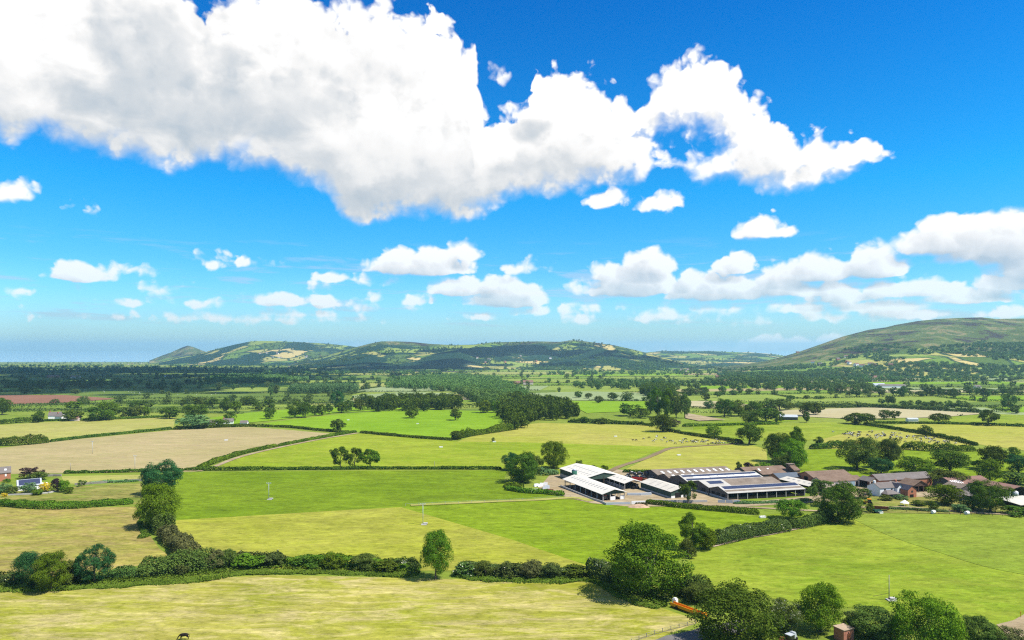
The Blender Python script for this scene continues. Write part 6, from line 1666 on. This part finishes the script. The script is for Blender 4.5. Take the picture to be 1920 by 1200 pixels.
def build_world():
    w = bpy.data.worlds.new('World'); scene.world = w; w.use_nodes = True
    nt = w.node_tree; nt.nodes.clear(); t = NT(nt)
    d = t.n('ShaderNodeTexCoord').outputs['Generated']
    sep = t.n('ShaderNodeSeparateXYZ'); t.put(sep.inputs[0], d)
    dx, dy, dz = sep.outputs
    DEG = 180 / math.pi
    az0 = t.m('MULTIPLY', t.m('ARCTAN2', dx, dy), DEG)
    el0 = t.m('MULTIPLY', t.m('ARCSINE', dz), DEG)
    # ---- node group: cloud amount at (azimuth, elevation) in degrees
    g = bpy.data.node_groups.new('cloud_amount', 'ShaderNodeTree')
    g.interface.new_socket('az', in_out='INPUT', socket_type='NodeSocketFloat')
    g.interface.new_socket('el', in_out='INPUT', socket_type='NodeSocketFloat')
    g.interface.new_socket('s', in_out='OUTPUT', socket_type='NodeSocketFloat')
    q = NT(g)
    gi = q.n('NodeGroupInput'); go = q.n('NodeGroupOutput')
    az, el = gi.outputs[0], gi.outputs[1]
    cv = q.n('ShaderNodeCombineXYZ', i0=az, i1=el)
    # billows: large, middle, fine
    n1 = q.noise(q.mapv(cv.outputs[0], scale=(0.16, 0.20, 1)), 1.0, 3, 0.5)
    n2 = q.noise(q.mapv(cv.outputs[0], scale=(0.55, 0.65, 1), loc=(7, 3, 1)), 1.0, 7, 0.50, 0.2)
    vo = q.n('ShaderNodeTexVoronoi', feature='SMOOTH_F1', voronoi_dimensions='2D')
    wv = q.n('ShaderNodeVectorMath', operation='MULTIPLY_ADD')
    q.put(wv.inputs[0], n2.outputs['Color']); wv.inputs[1].default_value = (1.6, 1.6, 0); q.put(wv.inputs[2], cv.outputs[0])
    q.put(vo.inputs['Vector'], wv.outputs[0]); vo.inputs['Scale'].default_value = 0.55; vo.inputs['Detail'].default_value = 2.0
    vo.inputs['Smoothness'].default_value = 0.35
    amp = q.rng(el, 0.0, 22.0, 0.42, 1.0)
    s1 = q.m('SUBTRACT', n1.outputs[0], 0.5); s2 = q.m('SUBTRACT', n2.outputs[0], 0.5)
    puff = q.m('MULTIPLY_ADD', vo.outputs['Distance'], -1.5, 0.55)
    rough = q.m('ADD', q.m('MULTIPLY', s2, 4.6), q.m('MULTIPLY', puff, 1.9))
    roughA = q.m('MULTIPLY', rough, amp)
    # main bank, between an upper and a lower outline
    top = [(-400, -120), (0, -120), (300, -90), (360, -30), (385, 0), (420, -10), (470, -60), (560, -70), (620, -25), (655, 6), (690, -20), (720, -25), (775, 14), (800, 0), (830, 15), (868, 45), (890, 60), (893, 100), (882, 150), (884, 205), (905, 215), (930, 205), (962, 190), (985, 170), (1002, 140), (1015, 118), (1060, 112), (1105, 118), (1125, 150), (1160, 175), (1205, 182), (1222, 142), (1245, 105), (1270, 95), (1300, 98), (1335, 82), (1365, 80), (1382, 120), (1400, 155), (1450, 190), (1478, 225), (1492, 262), (1515, 250), (1545, 232), (1572, 252), (1605, 250), (1635, 252), (1668, 286), (1720, 330), (1800, 500), (2300, 600)]
    bot = [(-400, 262), (0, 262), (40, 276), (80, 252), (110, 260), (180, 292), (250, 298), (305, 325), (360, 308), (450, 305), (540, 333), (600, 350), (625, 380), (650, 418), (695, 428), (735, 402), (800, 404), (850, 416), (915, 402), (955, 368), (1030, 370), (1090, 358), (1150, 345), (1208, 340), (1228, 318), (1255, 312), (1275, 318), (1300, 336), (1335, 344), (1365, 326), (1385, 332), (1400, 352), (1460, 358), (1520, 352), (1560, 336), (1620, 312), (1660, 292), (1720, 280), (1800, 200), (2300, 0)]
    A0, A1, E0, E1 = -50.0, 50.0, -10.0, 40.0
    def curve(pts):
        c = q.n('ShaderNodeFloatCurve'); m_ = c.mapping
        m_.clip_min_x = -1; m_.use_clip = False
        cu = m_.curves[0]
        P = []
        for (x, y) in pts:
            a, e = px_dir(x, y)
            P.append(((a - A0) / (A1 - A0), min(1.4, max(-0.2, (e - E0) / (E1 - E0)))))
        cu.points[0].location = P[0]; cu.points[1].location = P[-1]
        for p in P[1:-1]:
            cu.points.new(*p)
        for p in cu.points: p.handle_type = 'VECTOR'
        m_.update()
        q.put(c.inputs['Value'], q.rng(az, A0, A1)); c.inputs['Factor'].default_value = 1.0
        return q.m('MULTIPLY_ADD', c.outputs[0], E1 - E0, E0)
    up = q.m('SUBTRACT', curve(top), el); dn = q.m('SUBTRACT', el, curve(bot))
    main = q.m('SMOOTH_MIN', q.m('MINIMUM', up, 4.0), q.m('MULTIPLY', dn, 0.9), 1.2)
    main = q.m('ADD', q.m('ADD', main, 0.3), q.m('MULTIPLY', roughA, q.rng(q.m('SUBTRACT', dn, up), -2.5, 2.5, 0.36, 0.8)))
    def blob(px, py, rx, ru, rd, k=1.0):
        a, e = px_dir(px, py)
        dpx = math.degrees(1 / F) * math.cos(R(a)) ** 1.0
        da = q.m('MULTIPLY_ADD', az, 1 / (rx * dpx), -a / (rx * dpx))
        eu = q.m('MULTIPLY_ADD', el, 1 / (ru * dpx), -e / (ru * dpx))
        ed = q.m('MULTIPLY_ADD', el, -1 / (rd * dpx), e / (rd * dpx))
        ee = q.m('MAXIMUM', eu, ed)
        r2 = q.m('MULTIPLY_ADD', da, da, q.m('MULTIPLY', ee, ee))
        kk = k * min(ru * dpx * 1.3, 2.2)
        return q.m('MULTIPLY_ADD', q.m('POWER', r2, 0.5), -kk, kk)
    # openings in the bank
    for hb in [(1276, 270, 28, 14, 15, 0.8)]:
        b = blob(*hb)
        main = q.m('MINIMUM', main, q.m('MULTIPLY_ADD', b, -1.0, q.m('MULTIPLY', roughA, 0.55)))
    # single clouds: (px, py base-line, half width, rise, drop)
    BL = [(1142, 376, 42, 26, 14), (1240, 384, 46, 26, 16), (1330, 300, 50, 26, 30, .6), (20, 362, 50, 34, 20, .9), (150, 384, 36, 18, 12, .8), (108, 380, 14, 10, 8, .7),
          (1430, 436, 62, 34, 12, 1.1), (920, 152, 40, 16, 12, .5),
          (160, 520, 60, 36, 10, 1.0), (395, 496, 26, 14, 8, .8), (440, 490, 34, 8, 6, .5), (30, 545, 40, 8, 6, .5), (635, 522, 42, 16, 8, 1), (690, 524, 30, 10, 8, .5), (790, 506, 112, 46, 12, 1.25), (870, 480, 36, 30, 12, 1.0), (960, 505, 60, 16, 10, .5),
          (248, 570, 34, 10, 5, .9), (370, 568, 48, 12, 8, .6), (525, 566, 60, 26, 9, 1), (620, 570, 46, 16, 9, .8), (690, 560, 28, 10, 6, .6), (740, 578, 60, 7, 5, .5), (410, 598, 160, 8, 5, .6),
          (865, 548, 62, 34, 8, 1.2), (950, 566, 84, 48, 12, 1.25), (1020, 585, 50, 14, 10, .7), (890, 596, 34, 10, 5, .6), (1085, 600, 36, 16, 10, .8), (1080, 545, 18, 18, 10, .8),
          (1185, 546, 98, 54, 12, 1.3), (1215, 505, 54, 46, 14, 1.2), (1340, 552, 110, 44, 14, 1.1), (1378, 505, 42, 34, 12, 1.1), (1400, 552, 80, 30, 12, .9), (1530, 516, 90, 44, 16, 1.1), (1640, 510, 56, 58, 14, 1.25), (1560, 548, 76, 28, 12, 1.0),
          (1700, 548, 100, 30, 12, 1.0), (1640, 576, 110, 22, 12, .9), (1500, 580, 60, 18, 8, .8), (1790, 460, 112, 66, 20, 1.25), (1890, 470, 120, 84, 30, 1.3), (1990, 500, 120, 90, 40, 1.3), (1900, 536, 70, 32, 10, 1.1), (1890, 588, 70, 16, 8, .8),
          (1250, 594, 60, 18, 9, .7), (1200, 600, 24, 8, 5, .6), (1440, 604, 24, 5, 4, .6), (1330, 580, 70, 12, 8, .45), (1060, 585, 60, 12, 8, .4),
          (1320, 662, 40, 18, 14, .9), (1385, 662, 44, 20, 14, .9), (1440, 660, 40, 34, 14, 1.0), (1500, 660, 50, 30, 14, 1.0), (1560, 650, 40, 26, 14, .8), (1250, 664, 40, 12, 10, .7), (672, 650, 16, 8, 6, .8),
          (1460, 545, 70, 40, 12, 1.0), (1590, 560, 90, 24, 10, 1.0), (1470, 520, 46, 30, 10, 1.0), (1300, 530, 40, 26, 10, .9), (1730, 590, 90, 14, 8, .8), (1560, 596, 70, 12, 7, .7), (1140, 520, 40, 34, 12, 1.0), (780, 566, 40, 14, 8, .8), (570, 540, 30, 10, 6, .6), (930, 540, 40, 30, 8, 1.0), (1820, 560, 90, 26, 12, 1.0), (1290, 600, 30, 9, 6, .7), (560, 590, 60, 8, 5, .6), (300, 545, 30, 8, 5, .5), (220, 505, 50, 10, 6, .5)]
    small = None
    for b in BL:
        s = blob(*b)
        small = s if small is None else q.m('MAXIMUM', small, s)
    small = q.m('ADD', q.m('ADD', small, 0.30), q.m('MULTIPLY', roughA, 0.55))
    q.put(go.inputs[0], q.m('MAXIMUM', main, small))
    # ---- two looks at the amount: here, and a little towards the sun
    def amount(a, e):
        nd = t.n('ShaderNodeGroup'); nd.node_tree = g; t.put(nd.inputs[0], a); t.put(nd.inputs[1], e); return nd.outputs[0]
    s0 = amount(az0, el0)
    s1_ = amount(t.m('ADD', az0, 0.7), t.m('ADD', el0, t.rng(el0, 0, 20, 0.55, 1.7)))
    cv = t.n('ShaderNodeCombineXYZ', i0=az0, i1=el0)
    soft = t.noise(t.mapv(cv.outputs[0], scale=(0.22, 0.25, 1), loc=(3, 9, 0)), 1.0, 4, 0.55)
    edge = t.rng(soft.outputs[0], 0.35, 0.65, 0.35, 1.3)
    under = t.rng(t.m('SUBTRACT', s1_, s0), 0.1, 1.4, 0.0, 1.0, True)
    edge = t.m('MULTIPLY', t.m('ADD', edge, t.m('MULTIPLY', under, 1.2)), t.rng(el0, 2, 22, 0.5, 1.0))
    alpha = t.rng(s0, t.m('MULTIPLY', edge, -0.25), edge, 0, 1, True)
    # cloud light: bright where little cloud lies towards the sun, grey where much does
    depth = t.m('MAXIMUM', s1_, 0.0)
    lit = t.m('POWER', 2.718, t.m('MULTIPLY', depth, t.rng(el0, 3, 20, -0.9, -0.12)))
    big = t.noise(t.mapv(cv.outputs[0], scale=(0.10, 0.13, 1), loc=(1.7, 0.4, 0)), 1.0, 5, 0.55, 0.5)
    fine = t.noise(t.mapv(cv.outputs[0], scale=(0.30, 0.42, 1), loc=(2, 2, 0)), 1.0, 5, 0.5, 0.4)
    relief = t.m('MULTIPLY', t.m('SUBTRACT', s0, s1_), 0.03)
    def gblob(px, py, rx, ry):
        a, e = px_dir(px, py); dpx = math.degrees(1 / F) * math.cos(R(a))
        da = t.m('MULTIPLY_ADD', az0, 1 / (rx * dpx), -a / (rx * dpx)); de = t.m('MULTIPLY_ADD', el0, 1 / (ry * dpx), -e / (ry * dpx))
        wob = t.m('MULTIPLY', t.m('SUBTRACT', fine.outputs[0], 0.5), 2.0)
        r_ = t.m('POWER', t.m('MULTIPLY_ADD', da, da, t.m('MULTIPLY', de, de)), 0.5)
        return t.rng(t.m('ADD', r_, wob), 0.35, 1.25, 1, 0, True)
    thick = None
    for gb in [(300, 110, 170, 150, .85), (350, 205, 230, 60, .7), (560, 185, 150, 45, .6), (660, 110, 170, 80, .42), (710, 60, 170, 60, .32), (990, 246, 44, 26, .8), (120, 265, 260, 50, .38), (420, 300, 260, 40, .3), (760, 400, 190, 50, .45), (1100, 330, 200, 50, .25), (1250, 190, 120, 40, .15)]:
        v = t.m('MULTIPLY', gblob(*gb[:4]), gb[4])
        thick = v if thick is None else t.m('MAXIMUM', thick, v)
    val = t.m('ADD', t.m('MULTIPLY_ADD', lit, t.rng(el0, 4, 18, 0.60, 0.30), t.rng(el0, 4, 18, 0.54, 0.86)), relief)
    val = t.m('SUBTRACT', val, t.m('MULTIPLY', under, t.rng(el0, 3, 18, 0.16, 0.05)))
    val = t.m('ADD', val, t.m('MULTIPLY', t.m('SUBTRACT', fine.outputs[0], 0.5), 0.10))
    val = t.m('SUBTRACT', val, t.m('MULTIPLY', thick, 0.44))
    val = t.m('MINIMUM', t.m('MAXIMUM', val, 0.45), 1.10)
    cc = t.ramp(t.rng(val, 0.40, 1.05), [(0.0, (0.46, 0.54, 0.62)), (0.45, (0.68, 0.71, 0.74)), (0.8, (0.93, 0.92, 0.91)), (1.0, (1.04, 1.04, 1.04))])
    ccs = t.n('ShaderNodeVectorMath', operation='SCALE'); t.put(ccs.inputs[0], cc)
    # low clouds lie behind more air
    ccs.inputs['Scale'].default_value = CLOUD_B / SKY_STRENGTH
    sky = t.n('ShaderNodeTexSky'); sky.sky_type = 'NISHITA'; sky.sun_disc = False
    sky.sun_elevation = R(SUN_EL); sky.sun_rotation = math.atan2(SUN_H.x, SUN_H.y)
    sky.altitude = 100; sky.air_density = 1.0; sky.dust_density = 0.6; sky.ozone_density = 3.0
    hs = t.n('ShaderNodeHueSaturation'); hs.inputs['Saturation'].default_value = SKY_SAT; hs.inputs['Value'].default_value = SKY_VAL
    t.put(hs.inputs['Color'], sky.outputs[0])
    tint = t.ramp(t.rng(el0, -2, 34), SKY_TINT)
    skc = t.mix(1.0, hs.outputs[0], tint, 'MULTIPLY')
    air = t.rng(el0, 0, 9, 0.62, 1.0)
    # broken cloud added over the unseen rest of the sky as neutral fill light
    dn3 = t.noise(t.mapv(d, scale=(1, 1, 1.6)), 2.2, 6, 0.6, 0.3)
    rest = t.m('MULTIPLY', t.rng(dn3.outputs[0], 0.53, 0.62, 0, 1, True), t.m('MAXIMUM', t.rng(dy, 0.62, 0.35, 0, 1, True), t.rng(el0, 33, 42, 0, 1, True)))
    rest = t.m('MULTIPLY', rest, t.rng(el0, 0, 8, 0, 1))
    alpha = t.m('MULTIPLY', alpha, t.m('MULTIPLY', t.rng(dy, 0.35, 0.5, 0, 1, True), t.rng(el0, 40, 33, 0, 1, True)))
    # thin grey-blue streaks low over the horizon
    stn = t.noise(t.mapv(cv.outputs[0], scale=(0.11, 1.0, 1), loc=(5, 1, 0)), 1.0, 6, 0.6, 0.3)
    stk = t.m('MULTIPLY', t.rng(stn.outputs[0], 0.53, 0.66, 0, 0.5, True), t.m('MULTIPLY', t.rng(el0, 1.0, 2.2, 0, 1), t.rng(el0, 9, 6, 0, 1)))
    sc2 = t.n('ShaderNodeVectorMath', operation='SCALE'); sc2.inputs[0].default_value = (0.52, 0.66, 0.80); sc2.inputs['Scale'].default_value = CLOUD_B / SKY_STRENGTH
    skc = t.mix(stk, skc, sc2.outputs[0])
    col = t.mix(t.m('MULTIPLY', alpha, air), skc, ccs.outputs[0])
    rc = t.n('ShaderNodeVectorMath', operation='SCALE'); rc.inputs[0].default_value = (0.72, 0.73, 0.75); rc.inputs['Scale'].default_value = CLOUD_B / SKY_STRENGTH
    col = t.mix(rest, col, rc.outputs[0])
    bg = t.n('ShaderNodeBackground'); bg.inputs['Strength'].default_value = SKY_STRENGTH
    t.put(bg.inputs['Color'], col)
    o = t.n('ShaderNodeOutputWorld'); nt.links.new(bg.outputs[0], o.inputs['Surface'])
    w.cycles.sampling_method = 'MANUAL'; w.cycles.sample_map_resolution = 256
SKY_STRENGTH = 0.10
CLOUD_B = 0.56
SKY_SAT = 1.25
SKY_VAL = 1.0
SKY_TINT = [(0.0, (0.66, 0.90, 1.15)), (0.11, (0.52, 0.84, 1.1)), (0.24, (0.26, 0.76, 1.05)), (0.40, (0.07, 0.80, 1.05)), (0.80, (0.0, 0.58, 0.96)), (1.0, (0.0, 0.50, 0.86))]
build_world()

sun = bpy.data.lights.new('sun', 'SUN'); sun.energy = 4.2; sun.angle = R(0.53); sun.color = (1.0, 0.955, 0.87)
so = bpy.data.objects.new('sun', sun); COL.objects.link(so)
so.rotation_euler = SUN_DIR.to_track_quat('Z', 'Y').to_euler()
so.location = (200, -100, 400)

cam = bpy.data.cameras.new('camera'); co = bpy.data.objects.new('camera', cam); COL.objects.link(co)
cam.sensor_fit = 'HORIZONTAL'; cam.sensor_width = 36.0; cam.lens = F / 1920 * 36.0
cam.shift_y = (HOR - 600) / 1920.0
co.location = (0, 0, H); co.rotation_euler = (R(90), 0, 0)
cam.clip_start = 0.5; cam.clip_end = 120000
scene.camera = co
vs = scene.view_settings
scene.display_settings.display_device = 'sRGB'
vs.view_transform = 'Standard'; vs.look = 'None'; vs.exposure = EXPO; vs.gamma = 1.0; vs.use_curve_mapping = False
scene.render.engine = 'CYCLES'
cy = scene.cycles
cy.use_denoising = False
cy.pixel_filter_type = 'BLACKMAN_HARRIS'; cy.filter_width = 1.2
cy.max_bounces = 5; cy.diffuse_bounces = 3; cy.glossy_bounces = 2; cy.transmission_bounces = 3; cy.volume_bounces = 0; cy.transparent_max_bounces = 6
cy.caustics_reflective = False; cy.caustics_refractive = False
cy.use_adaptive_sampling = False; cy.sample_clamp_indirect = 4.0
scene.render.use_persistent_data = False
